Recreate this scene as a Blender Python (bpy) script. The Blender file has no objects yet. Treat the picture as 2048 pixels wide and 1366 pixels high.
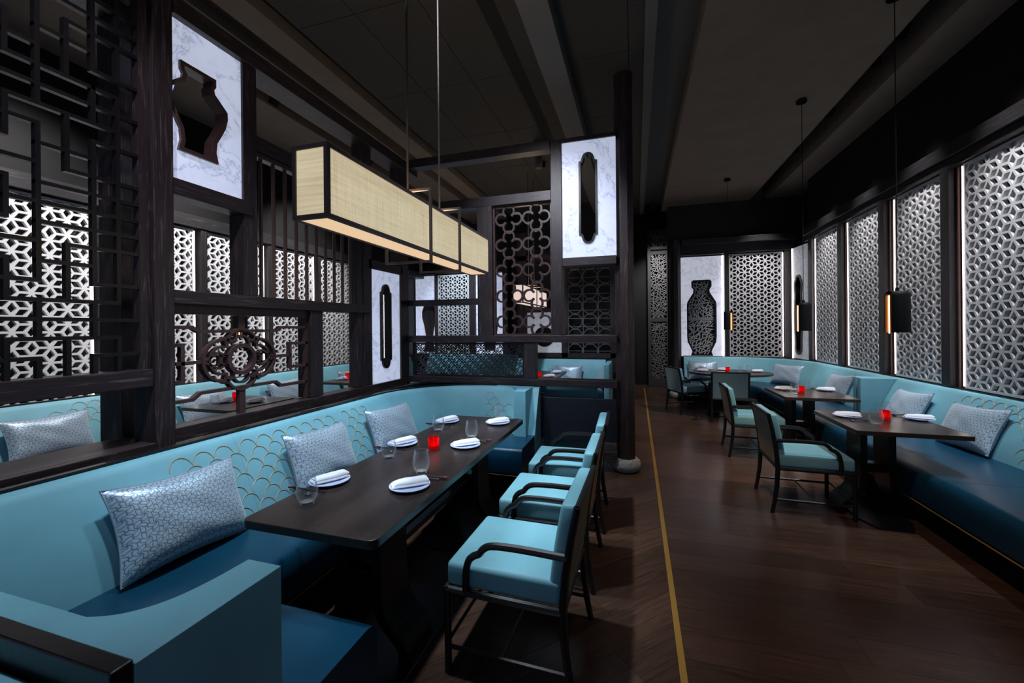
import bpy, bmesh, math, random
from mathutils import Vector, Matrix
from mathutils.geometry import tessellate_polygon
random.seed(7)
scene = bpy.context.scene
COL = scene.collection
pi = math.pi

# ------------------------------------------------------------------ camera
FPX, CAMH, ROLL = 820.0, 1.55, 0.009
YAW = math.atan(248.0 / FPX)
sy_, cy_ = math.sin(YAW), math.cos(YAW)
rt = Vector((cy_, sy_, 0)); up = Vector((0, 0, 1)); fw = Vector((-sy_, cy_, 0))
cr = rt * math.cos(ROLL) - up * math.sin(ROLL)
cu = up * math.cos(ROLL) + rt * math.sin(ROLL)
cam_d = bpy.data.cameras.new('camera'); cam = bpy.data.objects.new('camera', cam_d); COL.objects.link(cam)
cam.matrix_world = Matrix(((cr.x, cu.x, -fw.x, 0), (cr.y, cu.y, -fw.y, 0), (cr.z, cu.z, -fw.z, CAMH), (0, 0, 0, 1)))
cam_d.sensor_width = 36; cam_d.lens = FPX / 2048 * 36
cam_d.shift_y = -26.8 / 2048
cam_d.clip_start = 0.05
scene.camera = cam

# ------------------------------------------------------------------ world, exposure
w = bpy.data.worlds.new('world'); scene.world = w; w.use_nodes = True
w.node_tree.nodes['Background'].inputs[0].default_value = (0.55, 0.68, 1.0, 1)
w.node_tree.nodes['Background'].inputs[1].default_value = 0.18
vs = scene.view_settings
vs.view_transform = 'Standard'; vs.look = 'None'; vs.exposure = 0.0; vs.gamma = 1.0; vs.use_curve_mapping = False

# inferred downlights and slot spots, plus washes added to brighten surfaces: (position, target, watts, colour, cone degrees, blend, radius)
COOL = (0.74, 0.88, 1.0); NEUT = (1.0, 0.96, 0.95); WARM = (1.0, 0.78, 0.58)
SPOTS = [
    ((-1.75, 1.30, 4.20), (-1.85, 1.45, 0.6), 270, COOL, 56, .8, .09),
    ((-1.75, 2.35, 4.20), (-1.85, 2.45, 0.6), 330, COOL, 52, .8, .09),
    ((-1.70, 2.75, 4.20), (-1.80, 3.65, 0.6), 310, COOL, 50, .8, .09),
    ((-1.00, 1.75, 4.20), (-0.75, 1.95, 0.4), 370, COOL, 36, .7, .07),
    ((-1.00, 2.30, 4.20), (-0.75, 2.75, 0.4), 370, COOL, 34, .7, .07),
    ((-1.00, 2.85, 4.20), (-0.75, 3.50, 0.4), 370, COOL, 34, .7, .07),
    ((2.53, 3.60, 4.40), (1.75, 4.10, 0.5), 330, COOL, 42, .8, .07),
    ((2.53, 5.00, 4.40), (1.75, 5.60, 0.5), 330, COOL, 42, .8, .07),
    ((2.53, 3.90, 4.40), (2.85, 4.55, 0.7), 170, COOL, 48, .8, .07),
    ((2.53, 6.60, 4.40), (1.60, 8.00, 0.7), 420, NEUT, 50, .8, .07),
    ((2.53, 4.35, 4.40), (3.10, 4.70, 1.4), 300, NEUT, 44, 1, .07),  # added wash for the right wall lattice, repeated once per panel
    ((2.53, 5.45, 4.40), (3.10, 5.80, 1.4), 300, NEUT, 44, 1, .07),
    ((2.53, 6.60, 4.40), (3.10, 6.95, 1.4), 300, NEUT, 44, 1, .07),
    ((2.53, 7.80, 4.40), (3.10, 8.10, 1.4), 300, NEUT, 44, 1, .07),
    ((2.53, 8.70, 4.40), (2.35, 9.75, 1.7), 330, NEUT, 48, 1, .07),  # added out of sight to brighten the end wall lattice
    ((-4.10, 8.30, 4.20), (-4.45, 9.80, 1.9), 420, COOL, 54, 1, .07),  # added to lift the distant lattice seen through the screen
    ((0.40, 3.30, 4.36), (1.00, 5.60, 0.0), 420, WARM, 44, .9, .07),
    ((0.40, 2.20, 4.36), (1.40, 3.00, 0.0), 170, WARM, 58, .9, .07),
    ((-4.05, 2.20, 4.20), (-5.45, 2.3, 2.1), 430, NEUT, 76, 1, .07),  # wash added to brighten the far left lattice, repeated along the wall
    ((-4.05, 3.80, 4.20), (-5.45, 3.8, 2.1), 430, NEUT, 76, 1, .07),
    ((-4.05, 5.60, 4.20), (-5.45, 5.6, 2.1), 430, NEUT, 76, 1, .07),
    ((-1.45, 6.60, 4.20), (-1.30, 7.6, 0.6), 300, COOL, 60, .8, .07),
    ((-1.30, 1.60, 4.20), (-0.95, 4.42, 2.3), 420, (.86, .88, 1.0), 44, .9, .09),  # added to light the front of the divider screen
    ((-1.60, 0.50, 4.20), (-2.66, 1.75, 1.9), 180, (.9, .86, .95), 52, .9, .09),  # added to bring out the thick partition post
    ((0.40, 10.1, 4.30), (0.60, 11.3, 1.7), 240, NEUT, 75, .9, .07),  # added beyond the end wall so the fretwork door shows
]

# ------------------------------------------------------------------ materials
def newmat(name):
    m = bpy.data.materials.new(name); m.use_nodes = True
    nt = m.node_tree; b = nt.nodes['Principled BSDF']
    return m, nt, b
def setp(b, **k):
    names = {'col': 'Base Color', 'rough': 'Roughness', 'metal': 'Metallic', 'spec': 'Specular IOR Level', 'emit': 'Emission Color',
             'es': 'Emission Strength', 'trans': 'Transmission Weight', 'ior': 'IOR', 'sheen': 'Sheen Weight', 'coat': 'Coat Weight'}
    for a, v in k.items():
        b.inputs[names[a]].default_value = (tuple(v) + (1,)) if a in ('col', 'emit') else v
def coords(nt, scale=(1, 1, 1), kind='Object', rot=(0, 0, 0)):
    tc = nt.nodes.new('ShaderNodeTexCoord'); mp = nt.nodes.new('ShaderNodeMapping')
    mp.inputs['Scale'].default_value = scale; mp.inputs['Rotation'].default_value = rot
    nt.links.new(tc.outputs[kind], mp.inputs['Vector']); return mp.outputs['Vector']
def noise(nt, vec, scale=5, detail=4, rough=.6, dist=0):
    n = nt.nodes.new('ShaderNodeTexNoise'); nt.links.new(vec, n.inputs['Vector'])
    n.inputs['Scale'].default_value = scale; n.inputs['Detail'].default_value = detail
    n.inputs['Roughness'].default_value = rough; n.inputs['Distortion'].default_value = dist
    return n.outputs['Fac']
def ramp(nt, fac, stops):
    r = nt.nodes.new('ShaderNodeValToRGB'); nt.links.new(fac, r.inputs['Fac'])
    e = r.color_ramp.elements
    while len(e) > len(stops): e.remove(e[-1])
    while len(e) < len(stops): e.new(1)
    for s, (p, c) in zip(e, stops): s.position = p; s.color = tuple(c) + (1,)
    return r.outputs['Color']
def bump(nt, b, height, strength=.2, dist=.002):
    n = nt.nodes.new('ShaderNodeBump'); n.inputs['Strength'].default_value = strength; n.inputs['Distance'].default_value = dist
    nt.links.new(height, n.inputs['Height']); nt.links.new(n.outputs['Normal'], b.inputs['Normal'])
def math_(nt, op, a, b_=None):
    n = nt.nodes.new('ShaderNodeMath'); n.operation = op
    for i, v in enumerate((a, b_)):
        if v is None: continue
        if isinstance(v, (int, float)): n.inputs[i].default_value = v
        else: nt.links.new(v, n.inputs[i])
    return n.outputs[0]

def wood(name, axis, dark, light, rough=.42, sc=1.0):
    m, nt, b = newmat(name)
    s = [26 * sc] * 3; s[axis] = 1.6 * sc
    v = coords(nt, s)
    f = noise(nt, v, 3.0, 6, .62, .8)
    c = ramp(nt, f, [(.32, dark), (.55, [d * 1.3 for d in dark]), (.72, light)])
    nt.links.new(c, b.inputs['Base Color']); setp(b, rough=rough, spec=.45)
    bump(nt, b, f, .25, .002)
    return m
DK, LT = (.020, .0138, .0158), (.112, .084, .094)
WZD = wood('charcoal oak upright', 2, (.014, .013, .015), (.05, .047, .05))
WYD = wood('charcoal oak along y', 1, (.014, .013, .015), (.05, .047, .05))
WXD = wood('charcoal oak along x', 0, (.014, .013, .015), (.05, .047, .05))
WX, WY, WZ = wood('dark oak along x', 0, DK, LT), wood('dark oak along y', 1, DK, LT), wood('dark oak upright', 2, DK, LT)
CARVE = wood('carved rosewood', 2, (.050, .026, .026), (.105, .062, .060), .36)
BLACKWOOD = wood('ebonised wood', 2, (.006, .005, .006), (.016, .013, .014), .33)
TABLETOP = wood('table veneer', 1, (.022, .015, .013), (.040, .029, .025), .30, .8)
TABLETOPX = wood('pale table veneer', 0, (.030, .021, .016), (.055, .04, .03), .28, .8)

def plain(name, col, rough=.5, **k):
    m, nt, b = newmat(name); setp(b, col=col, rough=rough, **k); return m
def leather(name, col, rough=.45, var=.12):
    m, nt, b = newmat(name)
    v = coords(nt, (1, 1, 1)); f = noise(nt, v, 3, 3, .5)
    c = ramp(nt, f, [(.3, [x * (1 - var) for x in col]), (.7, [min(1, x * (1 + var)) for x in col])])
    nt.links.new(c, b.inputs['Base Color']); setp(b, rough=rough, spec=.35)
    bump(nt, b, noise(nt, v, 260, 2, .5), .06, .001)
    return m
TURQ = leather('turquoise leather', (.165, .40, .49), .52)
NAVY = leather('deep blue leather', (.002, .036, .072), .34)
CHAIRT = leather('aqua chair leather', (.19, .42, .49), .5)
GOLD = plain('antique gold thread', (.50, .30, .11), .45, metal=.15)
BRASS = plain('brass inlay', (.50, .27, .06), .38, metal=.6)
BLACK = plain('black lacquer', (.006, .006, .008), .35)
BLACKM = plain('matt black', (.005, .005, .005), .6, spec=.25)
BRONZE = plain('bronze frame', (.075, .044, .036), .45, metal=.2)
BLUEPANEL = plain('slate blue lacquer', (.012, .014, .024), .45)
STONE_m, nt, b = newmat('grey stone'); STONE = STONE_m
nt.links.new(ramp(nt, noise(nt, coords(nt, (1, 1, 1)), 40, 5), [(.3, (.16, .16, .165)), (.7, (.36, .36, .36))]), b.inputs['Base Color']); setp(b, rough=.75)
LATT = plain('pale grey lattice', (.60, .60, .62), .6)
LATDARK = plain('charcoal lattice', (.34, .34, .36), .5)
BACKING = plain('dark backing board', (.020, .026, .026), .7)
GREENGLASS = plain('dark green glass', (.008, .03, .027), .12)
PORC = plain('white porcelain', (.52, .60, .86), .18)
PORCRIM = plain('plate rim', (.50, .56, .80), .25)
def napkin_mat():
    m, nt, b = newmat('white linen'); v = coords(nt, (1, 1, 1))
    f = noise(nt, v, 55, 3, .5); setp(b, col=(.80, .81, .86), rough=.85, sheen=.2); bump(nt, b, f, .25, .003); return m
LINEN = napkin_mat()
STEEL = plain('polished steel', (.55, .55, .57), .2, metal=1)
REDREST = plain('red lacquer', (.42, .03, .04), .3)
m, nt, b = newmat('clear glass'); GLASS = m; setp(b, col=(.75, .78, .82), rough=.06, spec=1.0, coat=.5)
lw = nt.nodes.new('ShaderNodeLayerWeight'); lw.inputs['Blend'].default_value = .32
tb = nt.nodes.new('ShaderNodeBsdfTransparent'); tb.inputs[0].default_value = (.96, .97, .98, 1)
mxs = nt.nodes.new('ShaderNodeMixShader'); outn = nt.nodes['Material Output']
nt.links.new(math_(nt, 'ADD', math_(nt, 'MULTIPLY', math_(nt, 'POWER', lw.outputs['Facing'], 1.6), .6), .03), mxs.inputs[0])  # pale grey mixed in towards the rims stands in for reflections
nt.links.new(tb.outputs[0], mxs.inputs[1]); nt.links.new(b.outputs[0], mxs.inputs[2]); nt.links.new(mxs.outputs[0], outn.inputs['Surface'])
m, nt, b = newmat('red votive glass'); REDGLASS = m
setp(b, col=(.75, .008, .014), rough=.10)
tb = nt.nodes.new('ShaderNodeBsdfTransparent'); tb.inputs[0].default_value = (1, .05, .04, 1)
tl = nt.nodes.new('ShaderNodeBsdfTranslucent'); tl.inputs[0].default_value = (.95, .02, .02, 1)
m1 = nt.nodes.new('ShaderNodeMixShader'); m1.inputs[0].default_value = .65; nt.links.new(tb.outputs[0], m1.inputs[1]); nt.links.new(tl.outputs[0], m1.inputs[2])
m2 = nt.nodes.new('ShaderNodeMixShader'); m2.inputs[0].default_value = .35; nt.links.new(m1.outputs[0], m2.inputs[1]); nt.links.new(b.outputs[0], m2.inputs[2])
nt.links.new(m2.outputs[0], nt.nodes['Material Output'].inputs['Surface'])
m, nt, b = newmat('flame'); FLAME = m; setp(b, col=(1, .5, .2), emit=(1, .38, .12), es=6)
m, nt, b = newmat('red wax'); WAX = m; setp(b, col=(.8, .05, .04), emit=(1, .05, .03), es=.35)  # wax given a faint glow of its own in place of flame light
def emitter(name, col, s):
    m, nt, b = newmat(name); setp(b, col=(0, 0, 0), rough=.6, emit=col, es=s); return m
LEDW = emitter('white LED strip', (1, .88, .87), 10.0)
LEDWARM = emitter('warm LED strip', (1, .62, .28), 7.0)
LEDSPOT = emitter('spotlight lens', (.9, .95, 1), 3)

def lampcloth():
    m, nt, b = newmat('lit linen shade')
    a = noise(nt, coords(nt, (3, 3, 170)), 1.2, 3, .6); c = noise(nt, coords(nt, (1, 150, 3)), 1.2, 3, .6)
    f = math_(nt, 'MULTIPLY', math_(nt, 'ADD', a, c), .5)
    k = ramp(nt, f, [(.35, (.46, .385, .245)), (.5, (.60, .505, .33)), (.65, (.72, .62, .43))])
    nt.links.new(k, b.inputs['Emission Color']); setp(b, col=(.25, .22, .16), rough=.9, es=.86); return m
SHADE = lampcloth()
m, nt, b = newmat('lit lamp diffuser'); DIFFU = m; setp(b, col=(.3, .27, .22), rough=.9, emit=(.92, .63, .37), es=.86)
m, nt, b = newmat('lit rose white shade'); SHADE2 = m; setp(b, col=(.3, .27, .25), rough=.9, emit=(.95, .74, .66), es=.80)

def marble(name, es, tint=(.60, .66, .86)):
    m, nt, b = newmat(name)
    v = coords(nt, (1, 1, 1))
    d = noise(nt, v, 1.5, 9, .60, 2.2)
    ridge = math_(nt, 'ABSOLUTE', math_(nt, 'SUBTRACT', d, .5))
    d2 = noise(nt, v, 5.5, 6, .65, 1.2); r2 = math_(nt, 'ABSOLUTE', math_(nt, 'SUBTRACT', d2, .46))
    vein = ramp(nt, ridge, [(0, (.56, .58, .61)), (.008, (.85, .86, .88)), (.028, (1, 1, 1))])
    vein2 = ramp(nt, r2, [(0, (.88, .89, .90)), (.02, (.97, .97, .98)), (.06, (1, 1, 1))])
    mx = nt.nodes.new('ShaderNodeMixRGB'); mx.blend_type = 'MULTIPLY'; mx.inputs[0].default_value = 1
    nt.links.new(vein, mx.inputs[1]); nt.links.new(vein2, mx.inputs[2])
    m2 = nt.nodes.new('ShaderNodeMixRGB'); m2.blend_type = 'MULTIPLY'; m2.inputs[0].default_value = 1
    nt.links.new(mx.outputs[0], m2.inputs[1]); m2.inputs[2].default_value = tint + (1,)
    nt.links.new(m2.outputs[0], b.inputs['Emission Color']); nt.links.new(m2.outputs[0], b.inputs['Base Color'])
    setp(b, rough=.35, es=es); return m
MARBLE = marble('backlit white marble', .66)
MARBLEP = marble('pale backlit marble', .60, (.66, .68, .80))
MARBLED = marble('dim white marble', .30, (.52, .54, .60))

def pillow_mat():
    m, nt, b = newmat('silver blue brocade')
    tc = nt.nodes.new('ShaderNodeTexCoord'); sep = nt.nodes.new('ShaderNodeSeparateXYZ'); nt.links.new(tc.outputs['UV'], sep.inputs[0])
    K = 2 * pi / .0275; ph = []
    for a in (90, 210, 330):
        ca, sa = math.cos(math.radians(a)), math.sin(math.radians(a))
        ph.append(math_(nt, 'ADD', math_(nt, 'MULTIPLY', sep.outputs[0], K * ca), math_(nt, 'MULTIPLY', sep.outputs[1], K * sa)))
    f = None
    for i in range(3):
        wv = math_(nt, 'SINE', math_(nt, 'MULTIPLY', math_(nt, 'SUBTRACT', ph[(i + 1) % 3], ph[(i + 2) % 3]), .5))
        q = math_(nt, 'ABSOLUTE', math_(nt, 'SINE', math_(nt, 'MULTIPLY', math_(nt, 'ADD', ph[i], math_(nt, 'MULTIPLY', wv, .95)), .5)))
        f = q if f is None else math_(nt, 'MINIMUM', f, q)
    c = ramp(nt, f, [(.11, (.10, .17, .24)), (.21, (.40, .52, .64)), (1, (.48, .61, .73))])
    nt.links.new(c, b.inputs['Base Color']); setp(b, rough=.38, metal=.30, sheen=.3)
    bump(nt, b, f, .25, .002); return m
PILLOW = pillow_mat()
PIPING = plain('silver piping', (.20, .29, .38), .7)
def backfabric():
    m, nt, b = newmat('teal grey chair fabric'); v = coords(nt, (1, 1, 1))
    nt.links.new(ramp(nt, noise(nt, v, 120, 2), [(.3, (.11, .24, .29)), (.7, (.17, .33, .39))]), b.inputs['Base Color']); setp(b, rough=.7); return m
CHAIRBACK = backfabric()

def floor_mat():
    m, nt, b = newmat('smoked oak boards')
    v = coords(nt, (1.4, 30, 30))
    oi = nt.nodes.new('ShaderNodeObjectInfo')
    va = nt.nodes.new('ShaderNodeVectorMath'); va.operation = 'ADD'; nt.links.new(v, va.inputs[0])
    cmb = nt.nodes.new('ShaderNodeCombineXYZ'); nt.links.new(math_(nt, 'MULTIPLY', oi.outputs['Random'], 37.0), cmb.inputs[0]); nt.links.new(cmb.outputs[0], va.inputs[1])
    f = noise(nt, va.outputs[0], 2.4, 6, .62, 1.2)
    c = ramp(nt, f, [(.30, (.028, .0135, .009)), (.52, (.051, .026, .017)), (.75, (.088, .047, .030))])
    hv = nt.nodes.new('ShaderNodeHueSaturation'); nt.links.new(c, hv.inputs['Color'])
    nt.links.new(math_(nt, 'ADD', math_(nt, 'MULTIPLY', oi.outputs['Random'], .5), .75), hv.inputs['Value'])
    nt.links.new(hv.outputs[0], b.inputs['Base Color']); setp(b, rough=.30, spec=.42)
    bump(nt, b, f, .035, .002); return m
FLOOR = floor_mat()
def speckle(name, a, c, sc):
    m, nt, b = newmat(name)
    nt.links.new(ramp(nt, noise(nt, coords(nt, (1, 1, 1)), sc, 3, .7), [(.35, a), (.65, c)]), b.inputs['Base Color']); setp(b, rough=.85); return m
TILE = speckle('woodwool acoustic tile', (.016, .014, .012), (.042, .038, .033), 90)
PLASTER = speckle('taupe plaster', (.150, .116, .090), (.170, .134, .106), 3)
DARKCEIL = plain('black ceiling', (.008, .008, .009), .8)
DARKBEAM = plain('graphite beam', (.085, .085, .088), .7)
WALLD = plain('dark wall', (.010, .010, .012), .6)

# ------------------------------------------------------------------ mesh helpers
class MB:
    def __init__(s): s.v = []; s.f = []; s.uv = None
    def add(s, vs_, fs):
        o = len(s.v); s.v += [tuple(p) for p in vs_]; s.f += [tuple(i + o for i in f) for f in fs]; return s
    def box(s, x0, x1, y0, y1, z0, z1):
        return s.add([(x0, y0, z0), (x1, y0, z0), (x1, y1, z0), (x0, y1, z0), (x0, y0, z1), (x1, y0, z1), (x1, y1, z1), (x0, y1, z1)],
                     [(0, 3, 2, 1), (4, 5, 6, 7), (0, 1, 5, 4), (1, 2, 6, 5), (2, 3, 7, 6), (3, 0, 4, 7)])
    def prism(s, poly, fr, d0, d1, walls=None):
        """poly in (u,v) of frame fr, extruded along n from d0 to d1"""
        n = len(poly)
        vs_ = [fr(u, v, d0) for u, v in poly] + [fr(u, v, d1) for u, v in poly]
        fs = [tuple(range(n - 1, -1, -1)), tuple(range(n, 2 * n))]
        for i in range(n):
            if walls is None or i in walls: fs.append((i, (i + 1) % n, n + (i + 1) % n, n + i))
        return s.add(vs_, fs)
    def tube(s, path, r, n=8, closed=False, caps=True):
        P = [Vector(p) for p in path]; L = len(P); rs = r if isinstance(r, (list, tuple)) else [r] * L
        t0 = (P[1] - P[0]).normalized(); ref = Vector((0, 0, 1)) if abs(t0.z) < .9 else Vector((1, 0, 0))
        nrm = (ref - t0 * ref.dot(t0)).normalized(); o = len(s.v)
        for i in range(L):
            a = P[i - 1] if (i > 0 or closed) else P[i]; c = P[(i + 1) % L] if (i < L - 1 or closed) else P[i]
            t = (c - a).normalized(); nrm = (nrm - t * nrm.dot(t)).normalized(); bn = t.cross(nrm)
            for k in range(n):
                an = 2 * pi * k / n; s.v.append(tuple(P[i] + (nrm * math.cos(an) + bn * math.sin(an)) * rs[i]))
        for i in range(L if closed else L - 1):
            for k in range(n):
                a = o + i * n + k; b_ = o + i * n + (k + 1) % n; j = (i + 1) % L
                s.f.append((a, b_, o + j * n + (k + 1) % n, o + j * n + k))
        if caps and not closed:
            s.f.append(tuple(o + k for k in range(n - 1, -1, -1))); s.f.append(tuple(o + (L - 1) * n + k for k in range(n)))
        return s
    def lathe(s, prof, n=20, c=(0, 0, 0), close=True):
        o = len(s.v); L = len(prof)
        for r, z in prof:
            for k in range(n):
                a = 2 * pi * k / n; s.v.append((c[0] + r * math.cos(a), c[1] + r * math.sin(a), c[2] + z))
        for i in range(L - 1):
            for k in range(n): s.f.append((o + i * n + k, o + i * n + (k + 1) % n, o + (i + 1) * n + (k + 1) % n, o + (i + 1) * n + k))
        if close:
            s.f.append(tuple(o + k for k in range(n - 1, -1, -1))); s.f.append(tuple(o + (L - 1) * n + k for k in range(n)))
        return s
    def strip(s, pts, wd, fr, d0, d1, closed=False):
        """flat bar of width wd following 2D points in frame fr"""
        P = [Vector(p).to_2d() for p in pts]; L = len(P); A = []; B = []
        for i in range(L):
            a = P[i - 1] if (i > 0 or closed) else None; c = P[(i + 1) % L] if (i < L - 1 or closed) else None
            t1 = (P[i] - a).normalized() if a is not None else None; t2 = (c - P[i]).normalized() if c is not None else None
            if t1 is None: t1 = t2
            if t2 is None: t2 = t1
            n1 = Vector((-t1.y, t1.x)); n2 = Vector((-t2.y, t2.x)); m_ = n1 + n2
            if m_.length < 1e-4: m_ = n1
            m_.normalize(); k = min(2.2, 1 / max(.3, m_.dot(n1)))
            A.append(P[i] + m_ * wd / 2 * k); B.append(P[i] - m_ * wd / 2 * k)
        o = len(s.v)
        for a, b_ in zip(A, B):
            s.v += [tuple(fr(a.x, a.y, d0)), tuple(fr(b_.x, b_.y, d0)), tuple(fr(b_.x, b_.y, d1)), tuple(fr(a.x, a.y, d1))]
        for i in range(L if closed else L - 1):
            a = o + 4 * i; c = o + 4 * ((i + 1) % L)
            for k in range(4): s.f.append((a + k, a + (k + 1) % 4, c + (k + 1) % 4, c + k))
        if not closed: s.f.append((o, o + 1, o + 2, o + 3)); e = o + 4 * (L - 1); s.f.append((e + 3, e + 2, e + 1, e))
        return s
    def holed(s, outer, holes, fr, d0, d1):
        loops = [outer] + holes
        flat = [p for l in loops for p in l]; n = len(flat)
        tris = tessellate_polygon([[Vector((p[0], p[1], 0)) for p in l] for l in loops])
        vs_ = [fr(u, v, d0) for u, v in flat] + [fr(u, v, d1) for u, v in flat]
        fs = [tuple(t) for t in tris] + [tuple(i + n for i in t) for t in tris]
        o = 0
        for l in loops:
            for i in range(len(l)): j = (i + 1) % len(l); fs.append((o + i, o + j, n + o + j, n + o + i))
            o += len(l)
        return s.add(vs_, fs)
    def sweep(s, path, nrm, prof, caps=True):
        L = len(path); n = len(prof); o = len(s.v)
        for p, q in zip(path, nrm):
            for d, z in prof: s.v.append((p[0] + q[0] * d, p[1] + q[1] * d, z))
        for i in range(L - 1):
            for k in range(n): s.f.append((o + i * n + k, o + i * n + (k + 1) % n, o + (i + 1) * n + (k + 1) % n, o + (i + 1) * n + k))
        if caps: s.f.append(tuple(o + k for k in range(n))); s.f.append(tuple(o + (L - 1) * n + k for k in range(n - 1, -1, -1)))
        return s
    def mesh(s, name, mat, smooth=False, bev=0, seg=2, ang=35):
        me = bpy.data.meshes.new(name); me.from_pydata(s.v, [], s.f)
        bm = bmesh.new(); bm.from_mesh(me)
        if bev:
            bmesh.ops.remove_doubles(bm, verts=bm.verts, dist=1e-5)
            bmesh.ops.recalc_face_normals(bm, faces=bm.faces)
            es = [e for e in bm.edges if len(e.link_faces) == 2 and e.calc_face_angle(0) > math.radians(ang)]
            bmesh.ops.bevel(bm, geom=es, offset=bev, segments=seg, profile=.5, affect='EDGES', clamp_overlap=True)
        bmesh.ops.recalc_face_normals(bm, faces=bm.faces)
        if smooth:
            for f in bm.faces: f.smooth = True
        bm.to_mesh(me); bm.free()
        if smooth and hasattr(me, 'set_sharp_from_angle'): me.set_sharp_from_angle(angle=math.radians(40))
        me.materials.append(mat); return me
    def obj(s, name, mat, parent=None, **k):
        return link(name, s.mesh(name, mat, **k), parent)
def link(name, me, parent=None, loc=None, rz=None):
    o = bpy.data.objects.new(name, me); COL.objects.link(o)
    if parent is not None: o.parent = parent
    if loc is not None: o.location = loc
    if rz is not None: o.rotation_euler[2] = rz
    return o
def tag(o, label=None, cat=None, group=None, kind=None):
    if label: o['label'] = label
    if cat: o['category'] = cat
    if group: o['group'] = group
    if kind: o['kind'] = kind
    return o
def empty(name, loc=(0, 0, 0), rz=0, label=None, cat=None, group=None):
    o = bpy.data.objects.new(name, None); COL.objects.link(o); o.location = loc; o.rotation_euler = (0, 0, rz); o.empty_display_size = .1
    return tag(o, label, cat, group)
def copytree(o, parent=None):
    c = o.copy(); COL.objects.link(c); c.parent = parent
    for ch in o.children: copytree(ch, c)
    return c
def put(proto, used, loc, rz=0, label=None, group=None):
    """first use moves the prototype itself, later ones copy it"""
    o = proto if not used else copytree(proto)
    used.append(1); o.location = loc; o.rotation_euler = (0, 0, rz)
    if label: o['label'] = label
    if group: o['group'] = group
    return o
# plane frames: u,v in plane, d = distance in front of it
def FL(x): return lambda u, v, d=0: (x + d, u, v)       # faces +X, u = Y
def FR(x): return lambda u, v, d=0: (x - d, u, v)       # faces -X, u = Y
def FB(y): return lambda u, v, d=0: (u, y - d, v)       # faces -Y, u = X
def FZ(u, v, d=0): return (u, v, d)
def arc(cx, cy, r, a0, a1, n=8):
    return [(cx + r * math.cos(math.radians(a0 + (a1 - a0) * i / n)), cy + r * math.sin(math.radians(a0 + (a1 - a0) * i / n))) for i in range(n + 1)]
def smooth_poly(pts, it=2, closed=True):
    for _ in range(it):
        q = []; n = len(pts)
        for i in range(n if closed else n - 1):
            a, b_ = pts[i], pts[(i + 1) % n]
            q += [(a[0] * .75 + b_[0] * .25, a[1] * .75 + b_[1] * .25), (a[0] * .25 + b_[0] * .75, a[1] * .25 + b_[1] * .75)]
        if not closed: q = [pts[0]] + q + [pts[-1]]
        pts = q
    return pts
def clip_poly(poly, u0, u1, v0, v1):
    for ax, lim, sgn in ((0, u0, 1), (0, u1, -1), (1, v0, 1), (1, v1, -1)):
        out = []
        for i in range(len(poly)):
            a, b_ = poly[i], poly[(i + 1) % len(poly)]
            ia, ib = (a[ax] - lim) * sgn >= 0, (b_[ax] - lim) * sgn >= 0
            if ia: out.append(a)
            if ia != ib:
                t = (lim - a[ax]) / (b_[ax] - a[ax]); out.append((a[0] + (b_[0] - a[0]) * t, a[1] + (b_[1] - a[1]) * t))
        poly = out
        if len(poly) < 3: return []
    return poly
def clip_seg(a, b_, u0, u1, v0, v1):
    t0, t1 = 0, 1; dx, dy = b_[0] - a[0], b_[1] - a[1]
    for p, q in ((-dx, a[0] - u0), (dx, u1 - a[0]), (-dy, a[1] - v0), (dy, v1 - a[1])):
        if abs(p) < 1e-9:
            if q < 0: return None
        else:
            t = q / p
            if p < 0: t0 = max(t0, t)
            else: t1 = min(t1, t)
    if t1 - t0 < 1e-3: return None
    return (a[0] + dx * t0, a[1] + dy * t0), (a[0] + dx * t1, a[1] + dy * t1)

# ================================================================== STRUCTURE
def struct(name, mb, mat, parent=None, **k):
    o = mb.obj(name, mat, parent, **k)
    if parent is None: o['kind'] = 'structure'
    return o
ZC = 4.27
floor = struct('floor', MB().box(-6.2, 3.6, -1.2, 12.2, -.08, -.006), FLOOR)
# boards right of the brass strip run across the aisle
BW = .19; used = []
y = -.6
while y < 9.6:
    x = .21; end = 3.25; j = .21 + random.uniform(.5, 1.9)
    for x0, x1 in ((.206, j), (j, min(end, j + 1.9)), (min(end, j + 1.9), end)):
        if x1 - x0 < .05: continue
        L = x1 - x0 - .0015
        me = MB().box(0, L, 0, BW - .0015, -.006, 0).mesh('floor_board', FLOOR)
        link('floor_board', me, floor, (x0, y, 0))
    y += BW
# boards left of it run diagonally
c45 = math.sqrt(.5); k = -4.2
while k < 5.4:
    # local frame: u along (1,1), w along (-1,1)
    for seg in range(-2, 6):
        u0 = seg * 1.5 + (hash((round(k * 100), 3)) % 100) / 100 * 1.4; u1 = u0 + 1.5 - .0015
        poly = [((u * c45 - w_ * c45), (u * c45 + w_ * c45)) for u, w_ in ((u0, k), (u1, k), (u1, k + BW - .0015), (u0, k + BW - .0015))]
        poly = clip_poly(poly, -2.4, .172, .2, 4.9)
        if len(poly) < 3: continue
        loc = [((px + py) * c45, (-px + py) * c45) for px, py in poly]
        o0 = loc[0]; loc = [(a - o0[0], b_ - o0[1]) for a, b_ in loc]
        me = MB().prism(loc, FZ, -.006, 0).mesh('floor_board', FLOOR)
        link('floor_board', me, floor, (poly[0][0], poly[0][1], 0), pi / 4)
    k += BW
tag(struct('trim_1', MB().box(.1735, .2045, -1.2, 10.9, -.006, .001), BRASS), 'brass inlay strip running down the wood floor')

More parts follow.
